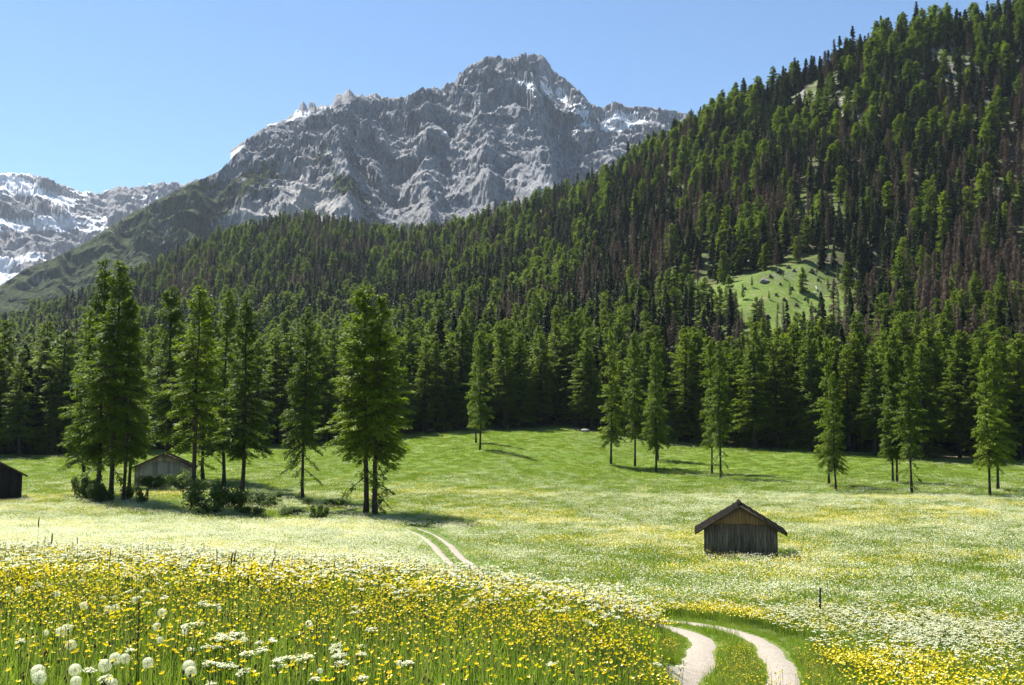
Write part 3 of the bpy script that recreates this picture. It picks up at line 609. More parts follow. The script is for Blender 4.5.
# nothing stands past the crest
tpx, tpy = proj(np.stack([tx, ty, tz], -1))
crestY = np.interp(tpx, [-300, 0, 200, 300, 400, 500, 560, 640, 690, 780, 900, 1024, 1300], [1010, 1010, 1165, 1200, 1160, 990, 930, 810, 740, 712, 672, 652, 612])
keep = ty < crestY + 12; tx, ty, tz, tpx, tpy, e, cl_ = [a[keep] for a in (tx, ty, tz, tpx, tpy, e, cl_)]
n = len(tx); dn = fbm(tx / 60, ty / 90, 4, 501); sn = fbm(tx / 40, ty / 50, 4, 503); r = rng.random(n)
deadp = np.clip(.05 + .48 * sstep(.52, .62, dn), 0, .8)
deadp = deadp + .35 * blobs(tpx, tpy, [(935, 235, 75, 55, 1), (700, 190, 25, 60, .7), (790, 235, 40, 18, .6), (990, 290, 60, 40, .8), (170, 285, 80, 22, .8), (470, 250, 50, 20, .5), (830, 50, 40, 25, .5)])
deadp *= sstep(20, 70, ty - e); deadp += .0
larchp = np.clip(.45 + 1.6 * (sn - .5), .12, .9); larchp = larchp - .02 * sstep(350, 520, ty) * (tpx > 430); larchp = np.where(ty < e + 34, .94, larchp)
larchp = larchp - .45 * blobs(tpx, tpy, [(600, 260, 50, 60, 1), (860, 340, 40, 60, 1), (340, 305, 60, 25, .7), (440, 300, 40, 40, .7)])
kind = np.where(r < deadp, 2, np.where(rng.random(n) < larchp, 0, 1))
ht = rng.normal(0, 1, n) * 3.2 + np.where(ty < e + 30, 24.5, np.where(ty < 420, 21.0, 17.5)); ht = np.where(kind == 2, ht * .95, ht)
ht *= np.where(rng.random(n) < .12, rng.uniform(.4, .75, n), 1.0); ht *= 1 - .32 * ((ty > e + 20) * blobs(tpx, tpy, [(780, 365, 75, 50, 1)])); ht *= np.where(cl_ > .25, rng.uniform(.45, .95, n), 1.0); ht = np.clip(ht, 5, 31)
wd = (ht / 24) ** .7 * rng.uniform(.85, 1.2, n) * np.where(kind == 0, 1.25, np.where(kind == 1, 1.08, 1.1)) * (1 + .32 * sstep(330, 700, ty)) * np.where(ty < e + 34, 1.12, 1); rz = rng.uniform(0, 6.28, n)
# seen size, front to back
order = np.argsort(ty); hor = np.full(1400, 480.0); score = np.zeros(n)
for i in order:
    hp = ht[i] / ty[i] * FPX; wp = max(2.0, 5.2 * wd[i] / ty[i] * FPX); a = int(np.clip(tpx[i] - wp / 2 + 180, 0, 1398)); b = int(np.clip(tpx[i] + wp / 2 + 180, a + 1, 1399))
    top = tpy[i] - hp; base = tpy[i]
    if -8 < tpx[i] < 1032 and base > -5:
        score[i] = max(0.0, min(hor[a:b].mean(), base) - max(top, 0)) * wp
    seg_ = hor[a:b]; hor[a:b] = np.minimum(seg_, .25 * seg_ + .75 * min(top + .18 * hp, 480))
ind = np.zeros(n, bool)
for k in range(3):
    m = np.where(kind == k)[0]; ind[m[np.argsort(-score[m])][:{0: 270, 1: 298, 2: 298}[k]]] = True
KN = ['larch', 'spruce', 'dead']
ADJ = {'larch': 'bright green larch', 'spruce': 'dark green spruce', 'dead': 'bare grey dead conifer'}
def zone(px, py, Y, e_, c_):
    if Y < e_ + 32:
        for lim, s in ((60, 'at the forest edge beside the dark barn'), (290, 'at the forest edge behind the left clump'), (420, 'at the forest edge behind the twin trunked larch'), (590, 'at the forest edge on the mid meadow bank'), (700, 'at the forest edge behind the left meadow row'), (870, 'at the forest edge straight behind the small hut'), (2000, 'at the forest edge behind the V shaped double larch')):
            if px < lim: return s
    if c_ > .22 and Y < 520: return 'on the sunny grass clearing'
    if Y < 340: return 'in the lower wood ' + ('under the snowy mountain' if px < 250 else 'below the rocky peak' if px < 560 else 'under the grass clearing' if px < 860 else 'right of the clearing foot')
    if px < 430: return 'on the wooded ridge left of the rocky peak'
    if py < 190 and Y > 560: return 'on the skyline ridge above the clearing'
    return 'on the wooded slope ' + ('below the rocky peak' if px < 640 else 'left of and above the clearing' if px < 760 else 'right of and above the clearing')
for i in np.where(ind)[0]:
    k = KN[kind[i]]; nearv = ty[i] < 420
    tree(k, int(rng.choice([8, 9, 0, 3, 5])) if (k == 'larch' and nearv and ty[i] < e[i] + 30) else int(rng.integers(len((VAR if nearv else FARV)[k]))), (tx[i], ty[i], tz[i] - .2), ht[i], wd[i], rz[i],
         ADJ[k] + ' ' + zone(tpx[i], tpy[i], ty[i], e[i], cl_[i]), 'tree', {'larch': 'larches of the forest', 'spruce': 'spruces of the forest', 'dead': 'dead conifers of the forest'}[k], (rng.normal(0, .02), rng.normal(0, .02)), nearv)

def src(me, mats=None):
    o = bpy.data.objects.new(me.name, me); return o
def joined(pair, name):
    """one mesh holding trunk and crown, as the source of far copies"""
    a, b = pair; bm = bmesh.new(); bm.from_mesh(a); k = len(bm.faces); bm.from_mesh(b); bm.faces.ensure_lookup_table()
    for f in bm.faces[k:]: f.material_index = 1
    me = bpy.data.meshes.new(name); bm.to_mesh(me); bm.free(); me.materials.append(a.materials[0]); me.materials.append(b.materials[0]); return me
def scatter(name, P, rot, scl, sources, idx, label, cat):
    P = np.asarray(P, np.float32); n_ = len(P)
    me = bpy.data.meshes.new(name + '_points'); me.vertices.add(n_); me.vertices.foreach_set('co', P.ravel())
    a = me.attributes.new('rot', 'FLOAT_VECTOR', 'POINT'); a.data.foreach_set('vector', np.asarray(rot, np.float32).ravel())
    a = me.attributes.new('scl', 'FLOAT_VECTOR', 'POINT'); a.data.foreach_set('vector', np.asarray(scl, np.float32).ravel())
    a = me.attributes.new('idx', 'INT', 'POINT'); a.data.foreach_set('value', np.asarray(idx, np.int32))
    me.update()
    o = obj(name, me); tag(o, label, cat, None, 'stuff')
    ng = bpy.data.node_groups.new(name, 'GeometryNodeTree')
    ng.interface.new_socket('Geometry', in_out='INPUT', socket_type='NodeSocketGeometry'); ng.interface.new_socket('Geometry', in_out='OUTPUT', socket_type='NodeSocketGeometry')
    N, L = ng.nodes, ng.links
    gi_, go = N.new('NodeGroupInput'), N.new('NodeGroupOutput'); jn = N.new('GeometryNodeJoinGeometry')
    for s in reversed(sources):
        oi = N.new('GeometryNodeObjectInfo'); oi.inputs['Object'].default_value = s; oi.inputs['As Instance'].default_value = True; L.new(oi.outputs['Geometry'], jn.inputs[0])
    ip = N.new('GeometryNodeInstanceOnPoints'); ip.inputs['Pick Instance'].default_value = True
    def na(nm, ty_): x = N.new('GeometryNodeInputNamedAttribute'); x.data_type = ty_; x.inputs['Name'].default_value = nm; return x.outputs['Attribute']
    L.new(gi_.outputs[0], ip.inputs['Points']); L.new(jn.outputs[0], ip.inputs['Instance'])
    L.new(na('idx', 'INT'), ip.inputs['Instance Index']); L.new(na('rot', 'FLOAT_VECTOR'), ip.inputs['Rotation']); L.new(na('scl', 'FLOAT_VECTOR'), ip.inputs['Scale'])
    L.new(ip.outputs[0], go.inputs[0])
    md = o.modifiers.new('scatter', 'NODES'); md.node_group = ng
    return o
for k in range(3):
    m = np.where((kind == k) & ~ind)[0]; S_ = [src(joined(p, KN[k])) for p in FARV[KN[k]]]
    scatter({'larch': 'larch_forest', 'spruce': 'spruce_forest', 'dead': 'dead_forest'}[KN[k]], np.stack([tx[m], ty[m], tz[m] - .2], -1), np.stack([rng.normal(0, .02, len(m)), rng.normal(0, .02, len(m)), rz[m]], -1), np.stack([wd[m], wd[m], ht[m] / 24], -1), S_, rng.integers(0, len(S_), len(m)),
            {'larch': 'countless small bright green larches covering the far slopes', 'spruce': 'countless small dark spruces mixed through the far slopes', 'dead': 'countless small bare grey brown conifers among the far green ones'}[KN[k]], 'forest')
print('trees', n, 'by kind', [(kind == k).sum() for k in range(3)])

# ------------------------------------------------------------------ huts
def wood(name, lo, hi, top, zsplit=None, vert=True):
    d = Nd(name); c = d.co()
    g1 = d.noise(d.map(c, (6, 6, .35) if vert else (.35, 6, 6)), 3.0, 6, .65); g2 = d.noise(d.map(c, (2.2, 2.2, .25)), 1.2, 4)
    col = d.mix(d.ramp(g1, .3, .7), lo, hi); col = d.mix(d.math('MULTIPLY', d.attr('tint'), .7), col, tuple(v * .45 for v in lo))
    if zsplit:
        z = d.n('ShaderNodeSeparateXYZ'); d.put(z.inputs[0], c)
        f = d.ramp(d.math('ADD', z.outputs[2], d.math('MULTIPLY', d.math('SUBTRACT', g2, .5), 1.6)), *zsplit)
        col = d.mix(f, col, d.mix(d.ramp(g1, .3, .7), tuple(v * .7 for v in top), top))
    return d.done(d.bsdf(col, .95, .06, d.bump(g1, .5, .02)))
M['hutwood'] = wood('weathered_boards', (0.060, 0.048, 0.037), (0.32, 0.26, 0.20), (0.24, 0.15, 0.085), (1.3, 2.8))
M['hutgable'] = wood('brown_boards', (0.22, 0.135, 0.072), (0.37, 0.235, 0.135), (0, 0, 0))
M['roofwood'] = wood('dark_roof_shingles', (0.007, 0.0055, 0.0045), (0.019, 0.015, 0.012), (0, 0, 0), None, False)
M['edgewood'] = wood('roof_edge_wood', (0.06, 0.045, 0.035), (0.14, 0.11, 0.08), (0, 0, 0))
M['palewood'] = wood('pale_boards', (0.44, 0.36, 0.275), (0.64, 0.545, 0.43), (0, 0, 0))
M['brownroof'] = wood('brown_roof_boards', (0.16, 0.095, 0.06), (0.26, 0.16, 0.10), (0, 0, 0), None, False)
M['darkwood'] = wood('black_boards', (0.018, 0.014, 0.012), (0.05, 0.042, 0.036), (0, 0, 0))
M['stone'] = plain('grey_stone', (0.22, 0.21, 0.20), .9, .35, 2.5, .6)
def hut(name, label, loc, rz, W, D, he, hr, ov, gov, wm, gm, rm, split, seed, door=None):
    rng = np.random.default_rng(seed)
    t = thing(name, label, 'hut', loc, rz)
    zr = lambda x: he + (hr - he) * (1 - abs(x) / (W / 2))
    bw = .19
    def boards(mb, a, b, z0, ztop, side, pos, tk=.03):
        x = a
        while x < b - .02:
            w_ = min(bw * rng.uniform(.8, 1.25), b - x); x1 = x + w_ - .012; y = rng.uniform(0, .018); tt = rng.random() ** 2; e0 = rng.uniform(-.06, .03)
            if side == 'f':
                zt0, zt1 = ztop(x), ztop(x1)
                V = [(x, pos - y - tk, z0 + e0), (x1, pos - y - tk, z0 + e0), (x1, pos - y - tk, zt1), (x, pos - y - tk, zt0), (x, pos, z0 + e0), (x1, pos, z0 + e0), (x1, pos, zt1), (x, pos, zt0)]
            else:
                zt = ztop(0); s = side; xx = s * (pos + y + tk); xi = s * pos
                V = [(xx, x, z0 + e0), (xx, x1, z0 + e0), (xx, x1, zt), (xx, x, zt), (xi, x, z0 + e0), (xi, x1, z0 + e0), (xi, x1, zt), (xi, x, zt)]
            mb.add(V, [(0, 1, 2, 3), (5, 4, 7, 6), (0, 4, 5, 1), (3, 2, 6, 7), (0, 3, 7, 4), (1, 5, 6, 2)], None, 0, tt)
            x += w_
    core = MB(); core.prism([(-W / 2 + .05, -1.0), (W / 2 - .05, -1.0), (W / 2 - .05, he - .05), (0, hr - .07), (-W / 2 + .05, he - .05)], .06, D - .06, 0, 1.0)
    obj('wall_core', core.mesh('wall_core', [M['darkwood']]), t)
    fw = MB(); boards(fw, -W / 2, W / 2, 0.02, lambda x: min(split, zr(x) - .06), 'f', 0.03)
    obj('front_wall', fw.mesh('front_wall', [wm]), t)
    gb = MB(); boards(gb, -W / 2 * (1 - (split - he) / (hr - he)) + .02, W / 2 * (1 - (split - he) / (hr - he)) - .02, split + .004, lambda x: max(split + .02, zr(x) - .05), 'f', 0.045)
    obj('gable', gb.mesh('gable', [gm]), t)
    bk = MB(); boards(bk, -W / 2, W / 2, 0.02, lambda x: zr(x) - .06, 'f', D - .03, .03); obj('back_wall', bk.mesh('back_wall', [wm]), t)
    for s in (-1, 1):
        sw = MB(); boards(sw, 0.05, D - .06, 0.02, lambda x: he - .05, s, W / 2 - .05); obj('side_wall', sw.mesh('side_wall', [wm]), t)
    k = (hr - he) / (W / 2); nx_, nz = k / math.hypot(1, k), 1 / math.hypot(1, k)
    rf = MB(); th = .10
    for s in (-1, 1):
        xe = W / 2 + ov; ze = hr - k * xe; ny_ = int((D + 2 * gov) / .5); ys = np.linspace(-gov, D + gov, ny_ + 1)
        for c0 in range(7):                                            # courses of shingles, each lapping the one below
            a0, a1 = c0 / 7, (c0 + 1) / 7 + .02
            x0, x1 = s * xe * (1 - a0), s * xe * (1 - min(a1, 1)); z0, z1 = ze + (hr - ze) * a0, ze + (hr - ze) * min(a1, 1)
            for y0_, y1_ in zip(ys[:-1], ys[1:]):
                l = .04 + rng.uniform(0, .015)
                V = [(x0, y0_ + .004, z0), (x0, y1_ - .004, z0), (x1, y1_ - .004, z1), (x1, y0_ + .004, z1)]; V2 = [(x + s * nx_ * l * (1.6 if q < 2 else .7), y, z + nz * l * (1.6 if q < 2 else .7)) for q, (x, y, z) in enumerate(V)]
                rf.add(V + V2, [(0, 1, 2, 3), (4, 7, 6, 5), (0, 4, 5, 1), (3, 2, 6, 7), (0, 3, 7, 4), (1, 5, 6, 2)], None, 0, rng.random() * .8)
    rfo = obj('roof', rf.mesh('roof', [rm]), t)
    rg = MB(); rg.prism([(-.16, hr + .03), (0, hr - .01), (.16, hr + .03), (0, hr + .16)], -gov - .02, D + gov + .02); obj('ridge_cap', rg.mesh('ridge_cap', [rm]), rfo)
    for s in (-1, 1):
        xe = W / 2 + ov; ze = hr - k * xe; h_ = .14
        for yy in (-gov - .035, D + gov + .003):
            bb = MB(); P4 = [(s * xe, ze - h_), (0, hr - h_ - .02), (0, hr + .04), (s * xe, ze + .05)]
            bb.prism(P4 if s < 0 else P4[::-1], yy, yy + .032)
            obj('bargeboard', bb.mesh('bargeboard', [M['edgewood']]), t)
    for s in (-1, 0, 1):
        pl = MB(); xq = s * (W / 2 - .08); zq = (he if s else hr) - .20; pl.box((xq - .07, -gov + .03, zq - .09), (xq + .07, D + gov - .03, zq + .06)); obj('purlin', pl.mesh('purlin', [M['edgewood']]), t)
    st = MB(); st.box((-W / 2 - .02, -.005, -1.0), (W / 2 + .02, D + .005, .015)); obj('stone_footing', st.mesh('stone_footing', [M['stone']]), t)
    if door:
        dm = MB(); x0, x1, z1 = door; n_ = 5
        for q in range(n_): a_ = x0 + (x1 - x0) * q / n_; dm.box((a_ + .006, -.085, .05), (a_ + (x1 - x0) / n_ - .006, -.045, z1), 0, rng.random())
        obj('door', dm.mesh('door', [gm]), t)
    return t
g = ground(741, 559, 45); hut('hay_hut', 'small dark weathered wooden hay hut with brown gable, alone in the open meadow', (g[0], g[1], g[2] - .05), -math.atan2(g[0], g[1]) + .03, 5.0 * g[1] / 70, 3.4, 2.2 * g[1] / 70, 3.74 * g[1] / 70, .60, .36, M['hutwood'], M['hutgable'], M['roofwood'], 2.42 * g[1] / 70, 3)
hutp = g.copy()
g = ground(163, 487, 100); s_ = g[1] / 155; hut('barn', 'pale plank barn with low brown roof behind the left clump of larches', (g[0], g[1], g[2] - .1), -math.atan2(g[0], g[1]) - .05, 8.4 * s_, 8, 3.3 * s_, 5.3 * s_, .7, .6, M['palewood'], M['palewood'], M['brownroof'], 3.9 * s_, 4)
barnp = g.copy()
g = ground(-12, 503, 80); s_ = g[1] / 127; hut('barn', 'nearly black wooden barn cut off by the left picture border', (g[0], g[1], g[2] - .1), -math.atan2(g[0], g[1]) + .05, 7.6 * s_, 7, 3.7 * s_, 5.9 * s_, .55, .5, M['darkwood'], M['darkwood'], M['darkwood'], 4.2 * s_, 5)

# ------------------------------------------------------------------ bushes, posts, stumps, boulders
def bush_mesh(seed, n=2600):
    rng = np.random.default_rng(seed); fo, tr = MB(), MB()
    cc = [(rng.normal(0, .33), rng.normal(0, .33), rng.uniform(.25, .78), rng.uniform(.16, .34)) for _ in range(16)]
    pts, tt = [], []
    for (x, y, z, r_) in cc:
        k = n // 16; v = rng.normal(0, 1, (k, 3)); v /= np.linalg.norm(v, axis=1)[:, None]; q = np.array([x, y, z]) + v * r_ * rng.uniform(.55, 1.1, (k, 1)); q[:, 2] = np.maximum(q[:, 2], .02); pts.append(q); tt.append(np.clip(rng.normal(.5, .12) + rng.normal(0, .14, k), 0, 1))
        tr.tube([(0, 0, -.05), (x * .5, y * .5, z * .55), (x, y, z)], [.03, .018, .006], 4, cap=False)
    pts = np.concatenate(pts); m = len(pts); dv = rng.normal(0, 1, (m, 3)); dv /= np.linalg.norm(dv, axis=1)[:, None]; up = rng.normal(0, .6, (m, 3)) + [0, 0, 1]; wv = np.cross(dv, up); wv /= np.linalg.norm(wv, axis=1)[:, None] + 1e-9
    fo.quads(pts, dv * .036, wv * .022, 0, np.concatenate(tt), .5)
    return tr.mesh('bush_stems', [M['bark']], True), fo.mesh('bush_leaves', [M['bush']])
BV = [bush_mesh(71), bush_mesh(72), bush_mesh(73)]
def bush(px, py, wpx, hpx, v, label, y0=70):
    g = ground(px, py, y0); k = g[1] / FPX; o = thing('bush', label, 'bush', (g[0], g[1], g[2] - .05), rng.uniform(0, 6.28), (wpx * k / 1.25, wpx * k / 1.25, hpx * k / 1.0), 'bushes around the left clump')
    obj('stems', BV[v][0], o); obj('foliage', BV[v][1], o)
for a in ((170, 489, 36, 16, 0, 'bright green round bush in front of the pale barn gable'), (203, 491, 20, 12, 1, 'low green bush at the right corner of the pale barn'), (88, 502, 26, 30, 2, 'dark bush around the trunk feet at the left end of the clump'), (101, 506, 24, 26, 0, 'dark bush at the foot of the tallest larch of the clump'), (128, 502, 14, 18, 1, 'small dark sapling bush left of the pale barn front'), (152, 490, 26, 16, 1, 'round green bush before the left half of the pale barn'), (186, 492, 26, 18, 2, 'loose green bush before the right half of the pale barn'), (142, 506, 12, 18, 2, 'narrow dark bush before the left corner of the pale barn'),
          (213, 515, 44, 34, 1, 'largest dark thicket bush right of the pale barn'), (238, 512, 26, 24, 0, 'dark bush at the right side of the large thicket'), (265, 507, 34, 16, 2, 'olive grey low bush right of the thicket'), (250, 517, 24, 12, 1, 'low dark bush in the shade below the olive grey one'), (290, 516, 36, 10, 0, 'flat fresh green bush left of the round one'), (318, 522, 18, 18, 2, 'round bush with pale top standing by itself among white flowers'), (306, 506, 14, 9, 0, 'small dark bush at the foot of the single larch'), (332, 508, 19, 10, 1, 'flat dark bush right of the single larch'), (345, 516, 40, 7, 2, 'flat green growth left of the twin trunks'), (378, 508, 10, 14, 1, 'thin shoots beside the twin trunks')):
    bush(*a)
M['post'] = wood('grey_post_wood', (0.045, 0.04, 0.035), (0.12, 0.105, 0.09), (0, 0, 0))
def post(px, py, hpx, label, y0):
    g = ground(px, py, y0); h_ = hpx * g[1] / FPX; o = thing('fence_post', label, 'post', g, 0, 1.0, None, (R(1.5), R(1.0))); m = MB(); m.tube([(0, 0, -.3), (0, 0, h_ * .5), (0.005, 0, h_)], [.045, .043, .040], 7); obj('shaft', m.mesh('post_shaft', [M['post']]), o)
    m = MB(); m.tube([(0.005, 0, h_ + .002), (0.005, 0, h_ + .02)], [.046, .03], 7); obj('cap', m.mesh('post_cap', [M['stone']]), o)
    return o
post(820, 622, 33, 'thin dark wooden post standing alone among white flowers right of the track', 30)
post(433, 452, 4.5, 'tiny dark stake at left on the far mid meadow', 120); post(453, 452, 4, 'tiny dark stake nearer the pair of larches on the far mid meadow', 120)
def stump(seed):
    rng = np.random.default_rng(seed); m = MB(); P = [(0, 0, -.2), (0, 0, .1), (.02, 0, .35), (.03, .01, .62)]; m.tube(P, [.55, .40, .33, .31], 11)
    for q in range(5):
        a = q * 1.26 + rng.uniform(-.3, .3); m.tube([(.25 * math.cos(a), .25 * math.sin(a), .16), (.55 * math.cos(a), .55 * math.sin(a), .02), (.8 * math.cos(a), .8 * math.sin(a), -.14)], [.13, .10, .05], 5)
    return m.mesh('stump', [M['bark']], True)
def rock(seed):
    bm = bmesh.new(); bmesh.ops.create_icosphere(bm, subdivisions=3, radius=1.0); rng = np.random.default_rng(seed); o = rng.uniform(0, 50, 3)
    pl = rng.normal(0, 1, (9, 3)); pl /= np.linalg.norm(pl, axis=1)[:, None]; ds_ = rng.uniform(.6, .95, 9)
    for v in bm.verts:
        p = np.array(v.co)
        for q, dd in zip(pl, ds_):
            k = p @ q - dd
            if k > 0: p = p - q * k
        p = p * (1 + .12 * (vnoise(np.array([p[0] * 2 + o[0] + p[2]]), np.array([p[1] * 2 + o[1] - p[2]]), seed)[0] - .5)); v.co = (p[0] * 1.2, p[1], p[2] * .75)
    me = bpy.data.meshes.new('boulder'); bm.to_mesh(me); bm.free(); me.materials.append(M['stone']); return me
SM = [stump(1), stump(2)]; RM_ = [rock(1), rock(2), rock(3)]
rng = np.random.default_rng(17)
for (px, py) in ((765, 282), (771, 277), (780, 285), (779, 272), (788, 268), (795, 271), (792, 290), (803, 276), (812, 272), (818, 281), (826, 274), (833, 268), (806, 300), (797, 306), (815, 312), (822, 300), (834, 288), (785, 300), (776, 296), (758, 305), (768, 318), (800, 322), (825, 322), (745, 290)):
    g = ground(px + rng.uniform(-1, 1), py, 260); tag(obj('tree_stump', SM[int(rng.integers(2))], None, [g[0], g[1], g[2]], (0, 0, rng.uniform(0, 6)), rng.uniform(1.2, 2.2)), 'dark weathered tree stump on the sunny grass clearing', 'stump', 'stumps on the clearing')
for (px, py, s, lab) in ((764, 282, 2.0, 'dark boulder at the upper left rim of the grass clearing'), (748, 262, 1.7, 'grey boulder at the shaded left edge of the clearing'), (841, 279, 1.6, 'pale boulder at the right edge of the clearing'), (816, 128, 2.4, 'pale boulder under the rock face near the skyline'), (660, 232, 2.2, 'grey boulder among dead conifers left on the slope'), (947, 108, 2.6, 'grey boulder on the bright strip near the upper right'), (585, 432, 1.0, 'small grey boulder at the forest edge on the bright bank')):
    g = ground(px, py, 200); tag(obj('boulder', RM_[int(rng.integers(3))], None, [g[0], g[1], g[2] + .1 * s], (0, 0, rng.uniform(0, 6)), s), lab, 'boulder')
for (px, py, h_) in ((752, 287, 5), (769, 300, 4), (783, 279, 3.5), (790, 297, 6), (801, 290, 7), (808, 306, 5), (817, 276, 4), (828, 291, 6), (838, 281, 7), (845, 272, 6), (760, 314, 6), (778, 312, 4), (743, 300, 7), (735, 308, 6), (812, 316, 6), (848, 298, 7), (726, 300, 6), (716, 309, 7)):
    g = ground(px, py, 260); tree('larch', int(rng.integers(6)), (g[0], g[1], g[2] - .1), h_, h_ / 24 * 1.1, rng.uniform(0, 6), 'small young green larch growing on the sunny grass clearing', 'tree', 'young larches on the clearing')
M['log'] = plain('barkless_wood', (0.42, 0.37, 0.31), .9, .2, 3, .2, (.2, 1, 1))
for (px, py, L_, a, lab) in ((816, 287, 5.5, 1.45, 'pale barkless log lying steeply down the clearing'), (836, 284, 9, .12, 'pale log lying across the right part of the clearing'), (822, 296, 7, -.6, 'lower pale log lying aslant on the clearing'), (440, 430, 6, .1, 'fallen log at the left forest edge of the bright bank')):
    g = ground(px, py, 200); dx, dy = math.cos(a), math.sin(a); q = np.linspace(-.5, .5, 7) * L_; X_, Y_ = g[0] + dx * q, g[1] + dy * q
    m = MB(); m.tube(np.stack([X_ - g[0], Y_ - g[1], H(X_, Y_) - g[2] + .22], -1), np.linspace(.26, .15, 7), 8); tag(obj('fallen_log', m.mesh('log', [M['log']], True), None, g.tolist()), lab, 'log')

# ------------------------------------------------------------------ meadow plants
def blades(mb, rng, n, rad, h0, h1, w0, w1, m=0, bend=.35):
    a = rng.uniform(0, 6.28, n); rr = rad * np.sqrt(rng.random(n)); x, y = rr * np.cos(a), rr * np.sin(a); h = rng.uniform(h0, h1, n); wd_ = rng.uniform(w0, w1, n)
    b = rng.uniform(0, 6.28, n); bd = h * rng.uniform(.1, 1, n) * bend; f = rng.uniform(0, 6.28, n)
    dx, dy = np.cos(b), np.sin(b); wx, wy = np.cos(f) * wd_ / 2, np.sin(f) * wd_ / 2
    V = []
    for s, k in ((0, .9), (.45, 1.0), (.8, .65), (1.0, .08)):
        cx, cy, cz = x + dx * bd * s * s, y + dy * bd * s * s, h * s * (1 - .12 * s * bend); V += [np.stack([cx - wx * k, cy - wy * k, cz], -1), np.stack([cx + wx * k, cy + wy * k, cz], -1)]
    V = np.stack(V, 1).reshape(-1, 3); i = np.arange(n)[:, None] * 8
    Q = (i[:, None] + np.array([[0, 1, 3, 2], [2, 3, 5, 4], [4, 5, 7, 6]])[None]).reshape(-1, 4)
    mb.add(V, Q, None, m, np.repeat(np.clip(rng.normal(.5, .22, n), 0, 1), 3))
def discs(mb, c, r_, nrm_, m, t, sides=5, cup=0.0):
    """little rosettes: centre c, radius r, normal; petals raised by cup"""
    c = np.asarray(c, float); n = len(c); r_ = np.broadcast_to(r_, n); nv = nrm_ / np.linalg.norm(nrm_, axis=1)[:, None]
    a = np.cross(nv, np.where(np.abs(nv[:, 2:3]) < .9, [[0, 0, 1.0]], [[1.0, 0, 0]])); a /= np.linalg.norm(a, axis=1)[:, None]; b = np.cross(nv, a)
    th = np.arange(sides) * 2 * math.pi / sides; V = c[:, None] + r_[:, None, None] * (np.cos(th)[None, :, None] * a[:, None] + np.sin(th)[None, :, None] * b[:, None] + cup * nv[:, None])
    V = np.concatenate([c[:, None], V], 1).reshape(-1, 3); i = np.arange(n)[:, None, None] * (sides + 1); T3 = i + np.array([[0, 1 + q, 1 + (q + 1) % sides] for q in range(sides)])[None]
    mb.add(V, None, T3.reshape(-1, 3), m, np.repeat(np.broadcast_to(t, n), sides))
def petals(mb, c, nv, r_, m, rng, n=5, cup=.55):
    """one buttercup blossom: rounded cupped petals"""
    nv = nv / np.linalg.norm(nv); a = np.cross(nv, [0, 0, 1.0] if abs(nv[2]) < .9 else [1.0, 0, 0]); a /= np.linalg.norm(a); b = np.cross(nv, a); ph = rng.uniform(0, 6)
    for q in range(n):
        th = ph + q * 2 * math.pi / n; d_ = math.cos(th) * a + math.sin(th) * b; s_ = -math.sin(th) * a + math.cos(th) * b
        V = [c, c + r_ * (.55 * d_ + .40 * s_ + cup * .35 * nv), c + r_ * (1.0 * d_ + .30 * s_ + cup * nv), c + r_ * (1.08 * d_ - .0 * s_ + cup * 1.05 * nv), c + r_ * (1.0 * d_ - .30 * s_ + cup * nv), c + r_ * (.55 * d_ - .40 * s_ + cup * .35 * nv)]
        mb.add(V, [(0, 1, 2, 3), (0, 3, 4, 5)], None, m, rng.uniform(.2, 1))
def umbel(mb_s, mb_f, rng, base, h, r_, det=9, fl=9, ms=0, mf=0, fr=.006):
    tip = base + np.array([rng.normal(0, .04), rng.normal(0, .04), h]); mb_s.tube([base, (base + tip) / 2 + [rng.normal(0, .01), rng.normal(0, .01), 0], tip], [.0035, .003, .002], 4, ms, cap=False)
    for q in range(det):
        a = rng.uniform(0, 6.28); rr = r_ * math.sqrt((q + .5) / det); c = tip + [rr * math.cos(a), rr * math.sin(a), .03 - .25 * rr + rng.normal(0, .004)]
        mb_s.tube([tip - [0, 0, .012], c], [.0012, .001], 3, ms, cap=False)
        k = rng.normal(0, 1, (fl, 3)) * [r_ * .22, r_ * .22, .003]; discs(mb_f, c + k, fr * rng.uniform(.7, 1.3, fl), np.stack([rng.normal(0, .3, fl), rng.normal(0, .3, fl), np.ones(fl)], -1), mf, rng.uniform(.3, 1, fl), 5)
def near_tuft(seed):
    rng = np.random.default_rng(seed); m = MB(); blades(m, rng, 46, .17, .14, .36, .005, .009, 0, .6); blades(m, rng, 5, .16, .35, .55, .0025, .004, 1, .25)
    for q in range(int(rng.random() < .5)):                                       # withered brown heads in the grass
        x, y = rng.normal(0, .09, 2); z = rng.uniform(.28, .45); m.tube([(x, y, 0), (x + .01, y, z)], [.002, .0015], 3, 1, cap=False); m.tube([(x + .01, y, z), (x + .012, y, z + .012), (x + .012, y, z + .026)], [.003, .007, .003], 5, 2)
    # a few broad leaves low down
    blades(m, rng, 8, .15, .10, .22, .014, .026, 0, .8)
    return m.mesh('grass_tuft', [M['grass'], M['straw'], M['brown']])
def mid_tuft(seed):
    rng = np.random.default_rng(seed); m = MB(); blades(m, rng, 60, .42, .22, .42, .012, .022); blades(m, rng, 18, .42, .35, .55, .006, .010, 1, .25); return m.mesh('grass_tuft', [M['grass'], M['straw']])
def far_tuft(seed):
    rng = np.random.default_rng(seed); m = MB(); blades(m, rng, 60, 1.1, .18, .36, .03, .06); blades(m, rng, 34, 1.1, .28, .46, .016, .028, 1, .25); return m.mesh('grass_tuft', [M['grass'], M['straw']])
GT = [near_tuft(1), near_tuft(2), near_tuft(3)]; GM = [mid_tuft(4), mid_tuft(5)]; GF = [far_tuft(6), far_tuft(7)]
